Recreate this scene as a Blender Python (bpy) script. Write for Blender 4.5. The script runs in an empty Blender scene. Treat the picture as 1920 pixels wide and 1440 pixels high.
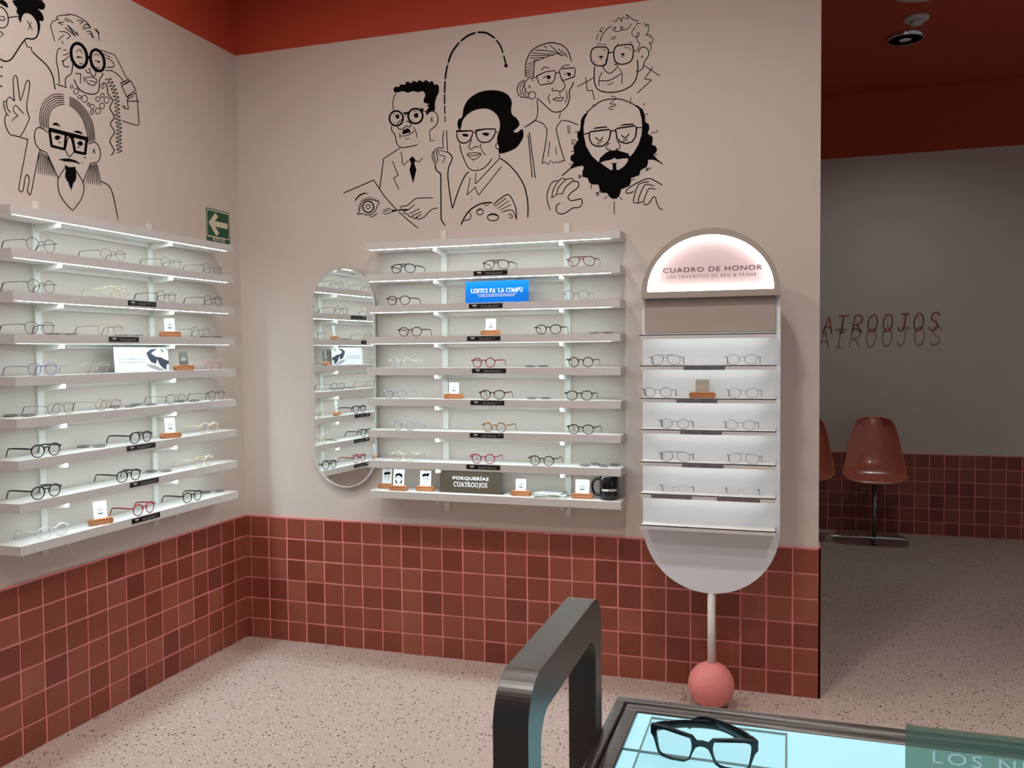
import bpy, bmesh, math, random
from mathutils import Vector, Matrix
from mathutils.geometry import tessellate_polygon

random.seed(7)
scene = bpy.context.scene
COL = scene.collection

# ------------------------------------------------------------------ camera
F, CAM = 1604.55, Vector((2.8926, -4.0696, 1.5895))
YAW, PITCH, ROLL = 0.312663, -0.0386472, -0.008726
_fw = Vector((-math.sin(YAW) * math.cos(PITCH), math.cos(YAW) * math.cos(PITCH), math.sin(PITCH)))
_r = Vector((math.cos(YAW), math.sin(YAW), 0.0))
_u = _r.cross(_fw)
RT = _r * math.cos(ROLL) + _u * math.sin(ROLL)
UP = -_r * math.sin(ROLL) + _u * math.cos(ROLL)
cd = bpy.data.cameras.new('camera')
cam = bpy.data.objects.new('camera', cd)
COL.objects.link(cam)
cd.sensor_width = 36.0
cd.lens = 36.0 * F / 1920.0
cd.clip_start = 0.05
M = Matrix((RT, UP, -_fw)).transposed().to_4x4()
M.translation = CAM
cam.matrix_world = M
scene.camera = cam

# ------------------------------------------------------------------ world and exposure
scene.view_settings.view_transform = 'Standard'
scene.view_settings.look = 'None'
scene.view_settings.exposure = 0.6
scene.view_settings.gamma = 1.0
scene.view_settings.use_curve_mapping = False
w = bpy.data.worlds.new('world')
scene.world = w
w.use_nodes = True
w.node_tree.nodes['Background'].inputs[0].default_value = (0.72, 0.90, 1.0, 1)
w.node_tree.nodes['Background'].inputs[1].default_value = 0.13
LED_E = 18.0
LAMP_E = 190.0
PANEL_E = 1.0


# ------------------------------------------------------------------ pixel -> place helpers (measured on the photo)
def ray(u, v):
    return _fw + RT * ((u - 960) / F) - UP * ((v - 720) / F)


def on(u, v, ax, val):
    d = ray(u, v)
    return CAM + d * ((val - CAM[ax]) / d[ax])


def col_at(u, ax, fixed):
    """coordinate along axis ax whose picture column is u; fixed = the other two coordinates"""
    P = [0, 0, 0]
    k = 0
    for i in range(3):
        if i != ax:
            P[i] = fixed[k]
            k += 1
    d0 = Vector(P) - CAM
    e = Vector((0, 0, 0))
    e[ax] = 1
    a, b = F * RT.dot(e) - (u - 960) * _fw.dot(e), F * RT.dot(d0) - (u - 960) * _fw.dot(d0)
    return -b / a


# ------------------------------------------------------------------ materials
MATS = {}


def srgb(r, g, b):
    f = lambda c: (c / 255 / 12.92) if c / 255 <= 0.04045 else ((c / 255 + 0.055) / 1.055) ** 2.4
    return (f(r), f(g), f(b))


def mat(name, rgb, rough=0.5, metal=0.0, emit=0.0, emit_rgb=None, trans=0.0, coat=0.0, spec=0.5, noise=0.0, nscale=40, bump=0.0):
    if name in MATS:
        return MATS[name]
    m = bpy.data.materials.new(name)
    m.use_nodes = True
    nt = m.node_tree
    b = nt.nodes['Principled BSDF']
    b.inputs['Base Color'].default_value = (*rgb, 1)
    b.inputs['Roughness'].default_value = rough
    b.inputs['Metallic'].default_value = metal
    b.inputs['Specular IOR Level'].default_value = spec
    b.inputs['Transmission Weight'].default_value = trans
    b.inputs['Coat Weight'].default_value = coat
    if emit:
        b.inputs['Emission Color'].default_value = (*(emit_rgb or rgb), 1)
        b.inputs['Emission Strength'].default_value = emit
    if noise or bump:
        tc = nt.nodes.new('ShaderNodeTexCoord')
        n = nt.nodes.new('ShaderNodeTexNoise')
        n.inputs['Scale'].default_value = nscale
        n.inputs['Detail'].default_value = 4
        nt.links.new(tc.outputs['Object'], n.inputs['Vector'])
        if noise:
            mx = nt.nodes.new('ShaderNodeMix')
            mx.data_type = 'RGBA'
            mx.inputs[6].default_value = (*[c * (1 - noise) for c in rgb], 1)
            mx.inputs[7].default_value = (*[min(1, c * (1 + noise)) for c in rgb], 1)
            nt.links.new(n.outputs['Fac'], mx.inputs[0])
            nt.links.new(mx.outputs[2], b.inputs['Base Color'])
        if bump:
            bp = nt.nodes.new('ShaderNodeBump')
            bp.inputs['Strength'].default_value = bump
            bp.inputs['Distance'].default_value = 0.002
            nt.links.new(n.outputs['Fac'], bp.inputs['Height'])
            nt.links.new(bp.outputs['Normal'], b.inputs['Normal'])
    MATS[name] = m
    return m


def clear_mat(name, tint, opacity, rough=0.02, body=(1, 1, 1)):
    """see-through sheet: tinted transparency with a glossy film and some body colour"""
    if name in MATS:
        return MATS[name]
    m = bpy.data.materials.new(name)
    m.use_nodes = True
    nt = m.node_tree
    nt.nodes.clear()
    out = nt.nodes.new('ShaderNodeOutputMaterial')
    t = nt.nodes.new('ShaderNodeBsdfTransparent')
    t.inputs[0].default_value = (*tint, 1)
    p = nt.nodes.new('ShaderNodeBsdfPrincipled')
    p.inputs['Base Color'].default_value = (*body, 1)
    p.inputs['Roughness'].default_value = rough
    mx = nt.nodes.new('ShaderNodeMixShader')
    mx.inputs[0].default_value = opacity
    nt.links.new(t.outputs[0], mx.inputs[1])
    nt.links.new(p.outputs[0], mx.inputs[2])
    nt.links.new(mx.outputs[0], out.inputs[0])
    MATS[name] = m
    return m


def wall_mat():
    m = mat('plaster_paint', srgb(212, 199, 189), 0.75, noise=0.03, nscale=3)
    nt = m.node_tree
    b = nt.nodes['Principled BSDF']
    old = b.inputs['Base Color'].links[0].from_socket
    geo = nt.nodes.new('ShaderNodeNewGeometry')
    sx = nt.nodes.new('ShaderNodeSeparateXYZ')
    gt = nt.nodes.new('ShaderNodeMath')
    gt.operation = 'GREATER_THAN'
    gt.inputs[1].default_value = 3.221
    mx = nt.nodes.new('ShaderNodeMix')
    mx.data_type = 'RGBA'
    mx.inputs[7].default_value = (*RED, 1)
    nt.links.new(geo.outputs['Position'], sx.inputs[0])
    nt.links.new(sx.outputs[2], gt.inputs[0])
    nt.links.new(gt.outputs[0], mx.inputs[0])
    nt.links.new(old, mx.inputs[6])
    nt.links.new(mx.outputs[2], b.inputs['Base Color'])
    n2 = nt.nodes.new('ShaderNodeTexNoise')
    n2.inputs['Scale'].default_value = 260
    bp = nt.nodes.new('ShaderNodeBump')
    bp.inputs['Strength'].default_value = 0.12
    bp.inputs['Distance'].default_value = 0.002
    nt.links.new(geo.outputs['Position'], n2.inputs['Vector'])
    nt.links.new(n2.outputs['Fac'], bp.inputs['Height'])
    nt.links.new(bp.outputs['Normal'], b.inputs['Normal'])
    return m


def floor_mat():
    m = mat('terrazzo', srgb(192, 171, 161), 0.45)
    nt = m.node_tree
    b = nt.nodes['Principled BSDF']
    geo = nt.nodes.new('ShaderNodeNewGeometry')
    mp = nt.nodes.new('ShaderNodeMapping')
    mp.inputs['Scale'].default_value = (1, 1, 1)
    nt.links.new(geo.outputs['Position'], mp.inputs['Vector'])
    nz = nt.nodes.new('ShaderNodeTexNoise')
    nz.inputs['Scale'].default_value = 60
    nt.links.new(mp.outputs[0], nz.inputs['Vector'])
    add = nt.nodes.new('ShaderNodeMix')
    add.data_type = 'VECTOR'
    add.inputs[0].default_value = 0.012
    nt.links.new(mp.outputs[0], add.inputs[4])
    nt.links.new(nz.outputs['Color'], add.inputs[5])
    base = None
    for (sc, size, share, colr) in ((84, .44, .44, srgb(54, 45, 45)), (100, .38, .25, srgb(236, 226, 220)), (52, .28, .22, srgb(110, 92, 88))):
        v = nt.nodes.new('ShaderNodeTexVoronoi')
        v.inputs['Scale'].default_value = sc
        nt.links.new(add.outputs[1], v.inputs['Vector'])
        sep = nt.nodes.new('ShaderNodeSeparateColor')
        nt.links.new(v.outputs['Color'], sep.inputs[0])
        # random chip radius per cell, only a share of cells holds a chip
        mul = nt.nodes.new('ShaderNodeMath')
        mul.operation = 'MULTIPLY'
        nt.links.new(sep.outputs[1], mul.inputs[0])
        mul.inputs[1].default_value = size
        lt = nt.nodes.new('ShaderNodeMath')
        lt.operation = 'LESS_THAN'
        nt.links.new(v.outputs['Distance'], lt.inputs[0])
        nt.links.new(mul.outputs[0], lt.inputs[1])
        sh = nt.nodes.new('ShaderNodeMath')
        sh.operation = 'LESS_THAN'
        nt.links.new(sep.outputs[0], sh.inputs[0])
        sh.inputs[1].default_value = share
        an = nt.nodes.new('ShaderNodeMath')
        an.operation = 'MULTIPLY'
        nt.links.new(lt.outputs[0], an.inputs[0])
        nt.links.new(sh.outputs[0], an.inputs[1])
        mx = nt.nodes.new('ShaderNodeMix')
        mx.data_type = 'RGBA'
        nt.links.new(an.outputs[0], mx.inputs[0])
        if base is None:
            mx.inputs[6].default_value = (*srgb(192, 171, 161), 1)
        else:
            nt.links.new(base, mx.inputs[6])
        mx.inputs[7].default_value = (*colr, 1)
        base = mx.outputs[2]
    nt.links.new(base, b.inputs['Base Color'])
    return m


def tile_mat():
    m = mat('terracotta_tile', (.2, .06, .04), 0.38, spec=0.4)
    nt = m.node_tree
    b = nt.nodes['Principled BSDF']
    oi = nt.nodes.new('ShaderNodeObjectInfo')
    cr = nt.nodes.new('ShaderNodeValToRGB')
    e = cr.color_ramp.elements
    e[0].position, e[0].color = 0.0, (*srgb(124, 60, 47), 1)
    e[1].position, e[1].color = 1.0, (*srgb(156, 88, 67), 1)
    k = e.new(0.2)
    k.color = (*srgb(136, 68, 51), 1)
    k = e.new(0.7)
    k.color = (*srgb(146, 77, 58), 1)
    nt.links.new(oi.outputs['Random'], cr.inputs[0])
    tc = nt.nodes.new('ShaderNodeTexCoord')
    n = nt.nodes.new('ShaderNodeTexNoise')
    n.inputs['Scale'].default_value = 9
    n.inputs['Detail'].default_value = 3
    geo = nt.nodes.new('ShaderNodeNewGeometry')
    nt.links.new(geo.outputs['Position'], n.inputs['Vector'])
    hs = nt.nodes.new('ShaderNodeHueSaturation')
    mr = nt.nodes.new('ShaderNodeMapRange')
    mr.inputs[3].default_value = 0.88
    mr.inputs[4].default_value = 1.12
    nt.links.new(n.outputs['Fac'], mr.inputs[0])
    nt.links.new(mr.outputs[0], hs.inputs['Value'])
    nt.links.new(cr.outputs[0], hs.inputs['Color'])
    nt.links.new(hs.outputs[0], b.inputs['Base Color'])
    bp = nt.nodes.new('ShaderNodeBump')
    bp.inputs['Strength'].default_value = 0.15
    bp.inputs['Distance'].default_value = 0.004
    nt.links.new(n.outputs['Fac'], bp.inputs['Height'])
    nt.links.new(bp.outputs['Normal'], b.inputs['Normal'])
    return m


def wood_mat(name, c1, c2, rough=0.4, axis='X', scale=30):
    m = mat(name, c1, rough)
    nt = m.node_tree
    b = nt.nodes['Principled BSDF']
    tc = nt.nodes.new('ShaderNodeTexCoord')
    mp = nt.nodes.new('ShaderNodeMapping')
    s = [scale * 4, scale * 4, scale * 4]
    s['XYZ'.index(axis)] = scale * 0.35
    mp.inputs['Scale'].default_value = s
    n = nt.nodes.new('ShaderNodeTexNoise')
    n.inputs['Scale'].default_value = 1
    n.inputs['Detail'].default_value = 5
    nt.links.new(tc.outputs['Object'], mp.inputs[0])
    nt.links.new(mp.outputs[0], n.inputs['Vector'])
    cr = nt.nodes.new('ShaderNodeValToRGB')
    cr.color_ramp.elements[0].position, cr.color_ramp.elements[0].color = 0.35, (*c1, 1)
    cr.color_ramp.elements[1].position, cr.color_ramp.elements[1].color = 0.65, (*c2, 1)
    nt.links.new(n.outputs['Fac'], cr.inputs[0])
    nt.links.new(cr.outputs[0], b.inputs['Base Color'])
    return m


RED = srgb(186, 70, 42)
WALL = wall_mat()
FLOOR = floor_mat()
TILE = tile_mat()
GROUT = mat('pink_grout', srgb(236, 144, 144), 0.8, noise=.06, nscale=30)
CEIL = mat('red_ceiling_paint', RED, 0.8, noise=.03, nscale=3)
WHITE = mat('white_laminate', srgb(212, 209, 206), 0.45, noise=.015, nscale=12)
METALW = mat('white_powder_coat', srgb(228, 226, 218), 0.45, noise=.015, nscale=20)
LED = mat('led_diffuser', (1, 1, 1), 0.4, emit=LED_E, emit_rgb=(.79, 1.0, 1.05))
INK = mat('mural_ink', srgb(6, 4, 5), 0.9, spec=.1, noise=.1, nscale=8)
BLACKP = mat('black_label', srgb(12, 12, 12), 0.3, noise=.05)
WHITEP = mat('white_print', srgb(240, 240, 240), 0.5, noise=.02)
GREYP = mat('grey_print', srgb(150, 150, 150), 0.5, noise=.02)
PAPER = mat('card_paper', srgb(238, 240, 240), 0.6, noise=.02, nscale=60)
OAK = wood_mat('oiled_beech', srgb(160, 98, 62), srgb(196, 134, 92), 0.35)
DARKW = wood_mat('dark_walnut', srgb(42, 34, 29), srgb(50, 41, 36), 0.45, 'Y', 18)
CHROME = mat('chrome', (.75, .75, .77), 0.15, metal=1.0, noise=.03)
b_ = DARKW.node_tree.nodes['Principled BSDF']
b_.inputs['Coat Weight'].default_value = .75
b_.inputs['Coat Roughness'].default_value = .3
b_.inputs['Coat IOR'].default_value = 1.6
MIRROR = mat('mirror_silver', (.93, .95, .94), 0.0, metal=1.0, noise=.002)


# ------------------------------------------------------------------ mesh builder
class MB:
    def __init__(self):
        self.v, self.f, self.m, self.s = [], [], [], []

    def add(self, vs, fs, mi=0, smooth=False, mtx=None):
        o = len(self.v)
        self.v += [tuple(mtx @ Vector(p)) if mtx else tuple(p) for p in vs]
        for f in fs:
            self.f.append(tuple(i + o for i in f))
            self.m.append(mi)
            self.s.append(smooth)
        return self

    def box(self, a, b, mi=0, mtx=None):
        x0, y0, z0 = a
        x1, y1, z1 = b
        vs = [(x0, y0, z0), (x1, y0, z0), (x1, y1, z0), (x0, y1, z0), (x0, y0, z1), (x1, y0, z1), (x1, y1, z1), (x0, y1, z1)]
        return self.add(vs, [(0, 3, 2, 1), (4, 5, 6, 7), (0, 1, 5, 4), (1, 2, 6, 5), (2, 3, 7, 6), (3, 0, 4, 7)], mi, False, mtx)

    def rbox(self, a, b, r, seg=2, mi=0, mtx=None, smooth=True):
        bm = bmesh.new()
        bmesh.ops.create_cube(bm, size=1)
        for v in bm.verts:
            v.co = Vector([a[i] + (v.co[i] + .5) * (b[i] - a[i]) for i in range(3)])
        bmesh.ops.bevel(bm, geom=list(bm.edges), offset=r, segments=seg, profile=.5, affect='EDGES')
        self.add([v.co.copy() for v in bm.verts], [tuple(v.index for v in f.verts) for f in bm.faces], mi, smooth, mtx)
        bm.free()
        return self

    def tube(self, pts, r, seg=6, closed=False, mi=0, mtx=None, flat=1.0, up=None):
        """sweep; r may be a list; flat squashes the section along the local up direction"""
        pts = [Vector(p) for p in pts]
        n = len(pts)
        rs = r if isinstance(r, (list, tuple)) else [r] * n
        vs, fs = [], []
        up0 = Vector(up) if up else None
        prev = None
        for i, p in enumerate(pts):
            if closed:
                t = pts[(i + 1) % n] - pts[i - 1]
            else:
                t = pts[min(i + 1, n - 1)] - pts[max(i - 1, 0)]
            t.normalize()
            if up0 is not None:
                s = t.cross(up0)
            elif prev is None:
                s = t.cross(Vector((0, 0, 1)) if abs(t.z) < .9 else Vector((0, 1, 0)))
            else:
                s = prev - t * prev.dot(t)
            if s.length < 1e-6:
                s = t.orthogonal()
            s.normalize()
            prev = s
            q = s.cross(t)
            for k in range(seg):
                a = 2 * math.pi * (k + .5) / seg
                vs.append(p + s * (rs[i] * math.cos(a)) + q * (rs[i] * flat * math.sin(a)))
        for i in range(n if closed else n - 1):
            j = (i + 1) % n
            for k in range(seg):
                l = (k + 1) % seg
                fs.append((i * seg + k, i * seg + l, j * seg + l, j * seg + k))
        if not closed:
            fs.append(tuple(range(seg - 1, -1, -1)))
            fs.append(tuple((n - 1) * seg + k for k in range(seg)))
        return self.add(vs, fs, mi, True, mtx)

    def lathe(self, prof, seg=24, mi=0, mtx=None):
        vs, fs = [], []
        n = len(prof)
        for k in range(seg):
            a = 2 * math.pi * k / seg
            for (r, z) in prof:
                vs.append((r * math.cos(a), r * math.sin(a), z))
        for k in range(seg):
            l = (k + 1) % seg
            for i in range(n - 1):
                fs.append((k * n + i, l * n + i, l * n + i + 1, k * n + i + 1))
        return self.add(vs, fs, mi, True, mtx)

    def prism(self, outline, y0, y1, mi=0, mtx=None, holes=(), smooth_side=False):
        """outline (x, z) counter-clockwise seen from -y, extruded from y0 (front) to y1 (back)"""
        loops = [list(outline)] + [list(h) for h in holes]
        flat = [p for l in loops for p in l]
        tris = tessellate_polygon([[Vector((p[0], p[1], 0)) for p in l] for l in loops])
        N = len(flat)
        vs = [(p[0], y0, p[1]) for p in flat] + [(p[0], y1, p[1]) for p in flat]
        fs = []
        for t in tris:
            a, b, c = [flat[i] for i in t]
            ar = (b[0] - a[0]) * (c[1] - a[1]) - (b[1] - a[1]) * (c[0] - a[0])
            if abs(ar) < 1e-14:
                continue
            t = tuple(t) if ar > 0 else (t[0], t[2], t[1])
            fs.append(t)
            fs.append(tuple(N + i for i in reversed(t)))
        self.add(vs, fs, mi, False, mtx)
        o = 0
        sf = []
        for l in loops:
            n = len(l)
            for i in range(n):
                j = (i + 1) % n
                sf.append((o + i, N + o + i, N + o + j, o + j))
            o += n
        self.add(vs, sf, mi, smooth_side, mtx)
        return self

    def fill(self, loops, place, mi=0):
        flat = [p for l in loops for p in l]
        tris = tessellate_polygon([[Vector((p[0], p[1], 0)) for p in l] for l in loops])
        return self.add([place(*p) for p in flat], [tuple(t) for t in tris], mi)

    def ribbon(self, pts, wd, place, mi=0, closed=False):
        n = len(pts)
        vs, fs = [], []
        for i, p in enumerate(pts):
            a = pts[i - 1] if (i > 0 or closed) else pts[i]
            b = pts[(i + 1) % n] if (i < n - 1 or closed) else pts[i]
            t = Vector((b[0] - a[0], b[1] - a[1]))
            if t.length < 1e-9:
                t = Vector((1, 0))
            t.normalize()
            k = 1.0
            if (0 < i < n - 1) or closed:
                t1 = Vector((p[0] - a[0], p[1] - a[1]))
                if t1.length > 1e-9:
                    t1.normalize()
                    k = min(1.8, 1 / max(.35, abs(t1.dot(t))))
            h = wd / 2 * k
            if not closed:
                e = min(i, n - 1 - i)
                h *= (.55, .85)[e] if e < 2 and n > 5 else 1
            vs += [place(p[0] - t.y * h, p[1] + t.x * h), place(p[0] + t.y * h, p[1] - t.x * h)]
        for i in range(n if closed else n - 1):
            j = (i + 1) % n
            fs.append((2 * i, 2 * i + 1, 2 * j + 1, 2 * j))
        return self.add(vs, fs, mi)

    def text(self, s, size, place, mi=0, sx=1.0, spacing=1.0, align='CENTER', bold=0.0, shear=0.0):
        cu = bpy.data.curves.new('text', 'FONT')
        cu.body = s
        cu.size = size
        cu.align_x = align
        cu.align_y = 'CENTER'
        cu.space_character = spacing
        cu.offset = bold
        cu.shear = shear
        cu.resolution_u = 3
        o = bpy.data.objects.new('text', cu)
        COL.objects.link(o)
        me = bpy.data.meshes.new_from_object(o)
        self.add([place(v.co.x * sx, v.co.y) for v in me.vertices], [tuple(p.vertices) for p in me.polygons], mi)
        bpy.data.objects.remove(o)
        bpy.data.curves.remove(cu)
        bpy.data.meshes.remove(me)
        return self

    def mesh(self, name):
        me = bpy.data.meshes.new(name)
        me.from_pydata(self.v, [], self.f)
        me.polygons.foreach_set('material_index', self.m)
        me.polygons.foreach_set('use_smooth', self.s)
        me.update()
        return me

    def build(self, name, mats, parent=None, loc=None, rot=None, fix=True):
        me = self.mesh(name)
        if fix:
            bm = bmesh.new()
            bm.from_mesh(me)
            bmesh.ops.remove_doubles(bm, verts=bm.verts, dist=1e-6)
            bmesh.ops.recalc_face_normals(bm, faces=bm.faces)
            bm.to_mesh(me)
            bm.free()
        return inst(name, me, mats, parent, loc, rot)


def inst(name, me, mats, parent=None, loc=None, rot=None):
    if not isinstance(mats, (list, tuple)):
        mats = [mats]
    if not me.materials:
        for m in mats:
            me.materials.append(m)
    o = bpy.data.objects.new(name, me)
    COL.objects.link(o)
    if parent:
        o.parent = parent
    if loc is not None:
        o.location = loc
    if rot is not None:
        o.rotation_euler = rot
    return o


def thing(name, label, cat, loc=(0, 0, 0), rz=0.0, group=None):
    o = bpy.data.objects.new(name, None)
    o.empty_display_size = .05
    COL.objects.link(o)
    o.location = loc
    o.rotation_euler = (0, 0, rz)
    return tag(o, label, cat, group)


def tag(o, label, cat, group=None):
    o['label'] = label
    o['category'] = cat
    if group:
        o['group'] = group
    return o


def struct(o):
    o['kind'] = 'structure'
    return o


def ell(cx, cz, rx, rz, n=24, a0=0, a1=2 * math.pi, rot=0):
    full = abs(a1 - a0 - 2 * math.pi) < 1e-6
    out = []
    for i in range(n if full else n + 1):
        a = a0 + (a1 - a0) * i / n
        x, y = rx * math.cos(a), rz * math.sin(a)
        out.append((cx + x * math.cos(rot) - y * math.sin(rot), cz + x * math.sin(rot) + y * math.cos(rot)))
    return out


def capsule(cx, z0, z1, R, n=24):
    return ell(cx, z1 - R, R, R, n, 0, math.pi) + ell(cx, z0 + R, R, R, n, math.pi, 2 * math.pi)


def catmull(pts, closed=False, sub=5):
    n = len(pts)
    if n < 3:
        return list(pts)
    out = []
    for i in range(n if closed else n - 1):
        g = lambda k: pts[k % n] if closed else pts[max(0, min(n - 1, k))]
        p0, p1, p2, p3 = g(i - 1), g(i), g(i + 1), g(i + 2)
        for s in range(sub):
            t = s / sub
            out.append(tuple(.5 * (2 * p1[k] + (p2[k] - p0[k]) * t + (2 * p0[k] - 5 * p1[k] + 4 * p2[k] - p3[k]) * t * t + (3 * p1[k] - p0[k] - 3 * p2[k] + p3[k]) * t ** 3) for k in range(len(p1))))
    if not closed:
        out.append(tuple(pts[-1]))
    return out


# ================================================================== THE ROOM
CEILZ = 3.75
WX = 3.025          # right end of the back wall
FARY = 3.87         # far wall of the room behind
TP = 0.115          # tile pitch
DADO = 0.685

fl = struct(MB().box((-.1, -6.5, -.06), (8, 4.0, 0)).build('floor', FLOOR))
ce = struct(MB().box((-.1, -6.5, CEILZ), (8, 4.0, CEILZ + .06)).build('ceiling', CEIL))
wb = struct(MB().box((0, 0, 0), (WX, .14, CEILZ)).build('wall_back', WALL))
wl = struct(MB().box((-.1, -6.5, 0), (0, .14, CEILZ)).build('wall_left', WALL))
wf = struct(MB().box((-.1, FARY, 0), (8, 4.0, CEILZ)).build('wall_far', WALL))
ws = struct(MB().box((-.1, .14, 0), (0, FARY, CEILZ)).build('wall_side', WALL))


def tile_meshes():
    out = []
    g = .0085
    for k in range(5):
        a, b = g / 2, TP - g / 2
        j = lambda: random.uniform(-.0012, .0012)
        th = .0032
        cs = [(a + j(), a + j()), (b + j(), a + j()), (b + j(), b + j()), (a + j(), b + j())]
        e = .0018
        ins = [(cs[0][0] + e, cs[0][1] + e), (cs[1][0] - e, cs[1][1] + e), (cs[2][0] - e, cs[2][1] - e), (cs[3][0] + e, cs[3][1] - e)]
        vs = [(x, 0, z) for x, z in cs] + [(x, -th + .0010, z) for x, z in cs] + [(x, -th, z) for x, z in ins]
        fs = [(0, 1, 5, 4), (1, 2, 6, 5), (2, 3, 7, 6), (3, 0, 4, 7), (4, 5, 9, 8), (5, 6, 10, 9), (6, 7, 11, 10), (7, 4, 8, 11), (8, 9, 10, 11)]
        me = MB().add(vs, fs).mesh('tile')
        me.materials.append(TILE)
        out.append(me)
    return out


TM = tile_meshes()
THK = .006          # grout bed thickness


def dado(wall, origin, axis, n0, n1, offset, rows=6, first_sliver=0.0, sliver_end=0.0):
    """tiles along axis (unit vector), facing its right-hand normal"""
    ax = Vector(axis)
    rz = math.atan2(ax.y, ax.x)
    R = Matrix.Rotation(rz, 4, 'Z')
    for r in range(rows):
        z = DADO - (r + 1) * TP
        for i in range(n0, n1):
            sx = 1.0
            s = offset + i * TP
            o = inst('tile', random.choice(TM), TILE, wall)
            p = Vector(origin) + ax * s
            zz, sz = z, 1.0
            if z < 0:
                sz = (TP + z) / TP
                zz = 0.0
            o.location = (p.x, p.y, zz)
            o.rotation_euler = (0, 0, rz)
            o.scale = (1, 1, sz)
        if first_sliver > 0:
            o = inst('tile', TM[0], TILE, wall)
            p = Vector(origin) + ax * 0.0
            o.location = (p.x, p.y, max(z, 0))
            o.rotation_euler = (0, 0, rz)
            o.scale = (first_sliver / TP, 1, sz if z < 0 else 1)


SL = .040
MB().box((0, -THK, 0), (WX + .008, 0, DADO + .003)).build('grout', GROUT, wb)
dado(wb, (0, -THK, 0), (1, 0, 0), 0, 26, SL, first_sliver=SL)
# the tiles that wrap the free end of the wall
MB().box((WX, -THK, 0), (WX + .008, .14, DADO + .003)).build('grout', GROUT, wb)
for r in range(6):
    z = DADO - (r + 1) * TP
    o = inst('tile', TM[r % 5], TILE, wb)
    o.location = (WX + .008, 0.0, max(z, 0))
    o.rotation_euler = (0, 0, math.pi / 2)
    o.scale = (1, 1, (TP + z) / TP if z < 0 else 1)
# left wall: tiles run from y = -3.45 up to the corner
LN = 30
MB().box((0, -LN * TP, 0), (THK, 0, DADO + .003)).build('grout', GROUT, wl)
dado(wl, (THK, -LN * TP, 0), (0, 1, 0), 0, LN, .003)
FN0 = 2.42
MB().box((FN0, FARY - THK, 0), (FN0 + 26 * TP, FARY, DADO + .003)).build('grout', GROUT, wf)
dado(wf, (FN0, FARY - THK, 0), (1, 0, 0), 0, 26, 0)


# ================================================================== CEILING LAMPS
def lamp(x, y, e, label, r=.09, deep=.03):
    t = thing('ceiling_lamp', label, 'lamp', (x, y, CEILZ), 0, 'round ceiling lamps')
    MB().lathe([(r + .02, 0), (r + .02, -deep), (r, -deep), (r, -.012)], 28).build('housing', METALW, t)
    MB().lathe([(0, -.012), (r, -.012)], 28).build('diffuser', mat('lamp_glow_%g' % e, (1, 1, 1), .5, emit=e, emit_rgb=(1.0, .965, .91)), t)
    return t


lamp(1.0, -1.75, LAMP_E * .95, 'lit round ceiling lamp nearest the corner above the left wall rack')
lamp(2.3, -1.75, LAMP_E * 1.15, 'lit round ceiling lamp above the floor before the back wall rack')
lamp(1.0, -3.6, LAMP_E * .75, 'lit round ceiling lamp above the floor by the left wall, behind the viewer')
lamp(4.0, -1.0, LAMP_E * 2.6, 'added deep ceiling fill lamp over the passage to the back room', deep=.24)  # unseen lamp added to brighten the right floor; deep housing spares the far wall
lamp(3.7, -2.5, LAMP_E * .95, 'added round ceiling fill lamp right of the glowing table')  # unseen lamp added as fill for the totem's shadow on the wall
lamp(2.0, -3.4, LAMP_E * .75, 'lit round ceiling lamp beside the display table')

# ================================================================== WALL RACKS
D = .15
TH = .036
ZB = [2.141, 1.982, 1.824, 1.666, 1.509, 1.353, 1.193, 1.037, .882]
ZL = [2.150, 1.989, 1.829, 1.669, 1.509, 1.351, 1.192, 1.030, .869]
XL, XR = .850, 2.153
YN, YF = -1.604, -.268


def label_strip(parent, x0, x1, z0, z1, y):
    mb = MB()
    mb.box((x0, y - .0015, z0), (x1, y, z1))
    wd = x1 - x0
    h = z1 - z0
    rnd = random.Random(int(x0 * 1000 + z0 * 777))
    mb.box((x0 + wd * .11, y - .0022, z0 + h * .55), (x0 + wd * .23, y - .0015, z0 + h * .75), 1)
    mb.box((x0 + wd * .13, y - .0022, z0 + h * .28), (x0 + wd * .22, y - .0015, z0 + h * .38), 2)
    xx = x0 + wd * .36
    while xx < x1 - wd * .12:
        l = rnd.uniform(.02, .06) * wd / .4
        mb.box((xx, y - .0022, z0 + h * .5), (min(xx + l, x1 - wd * .06), y - .0015, z0 + h * .62), 2)
        xx += l + .006 * wd / .15
    mb.box((x0 + wd * .36, y - .0022, z0 + h * .26), (x0 + wd * rnd.uniform(.6, .9), y - .0015, z0 + h * .34), 2)
    return mb.build('shelf_label', [BLACKP, WHITEP, GREYP], parent)


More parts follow.
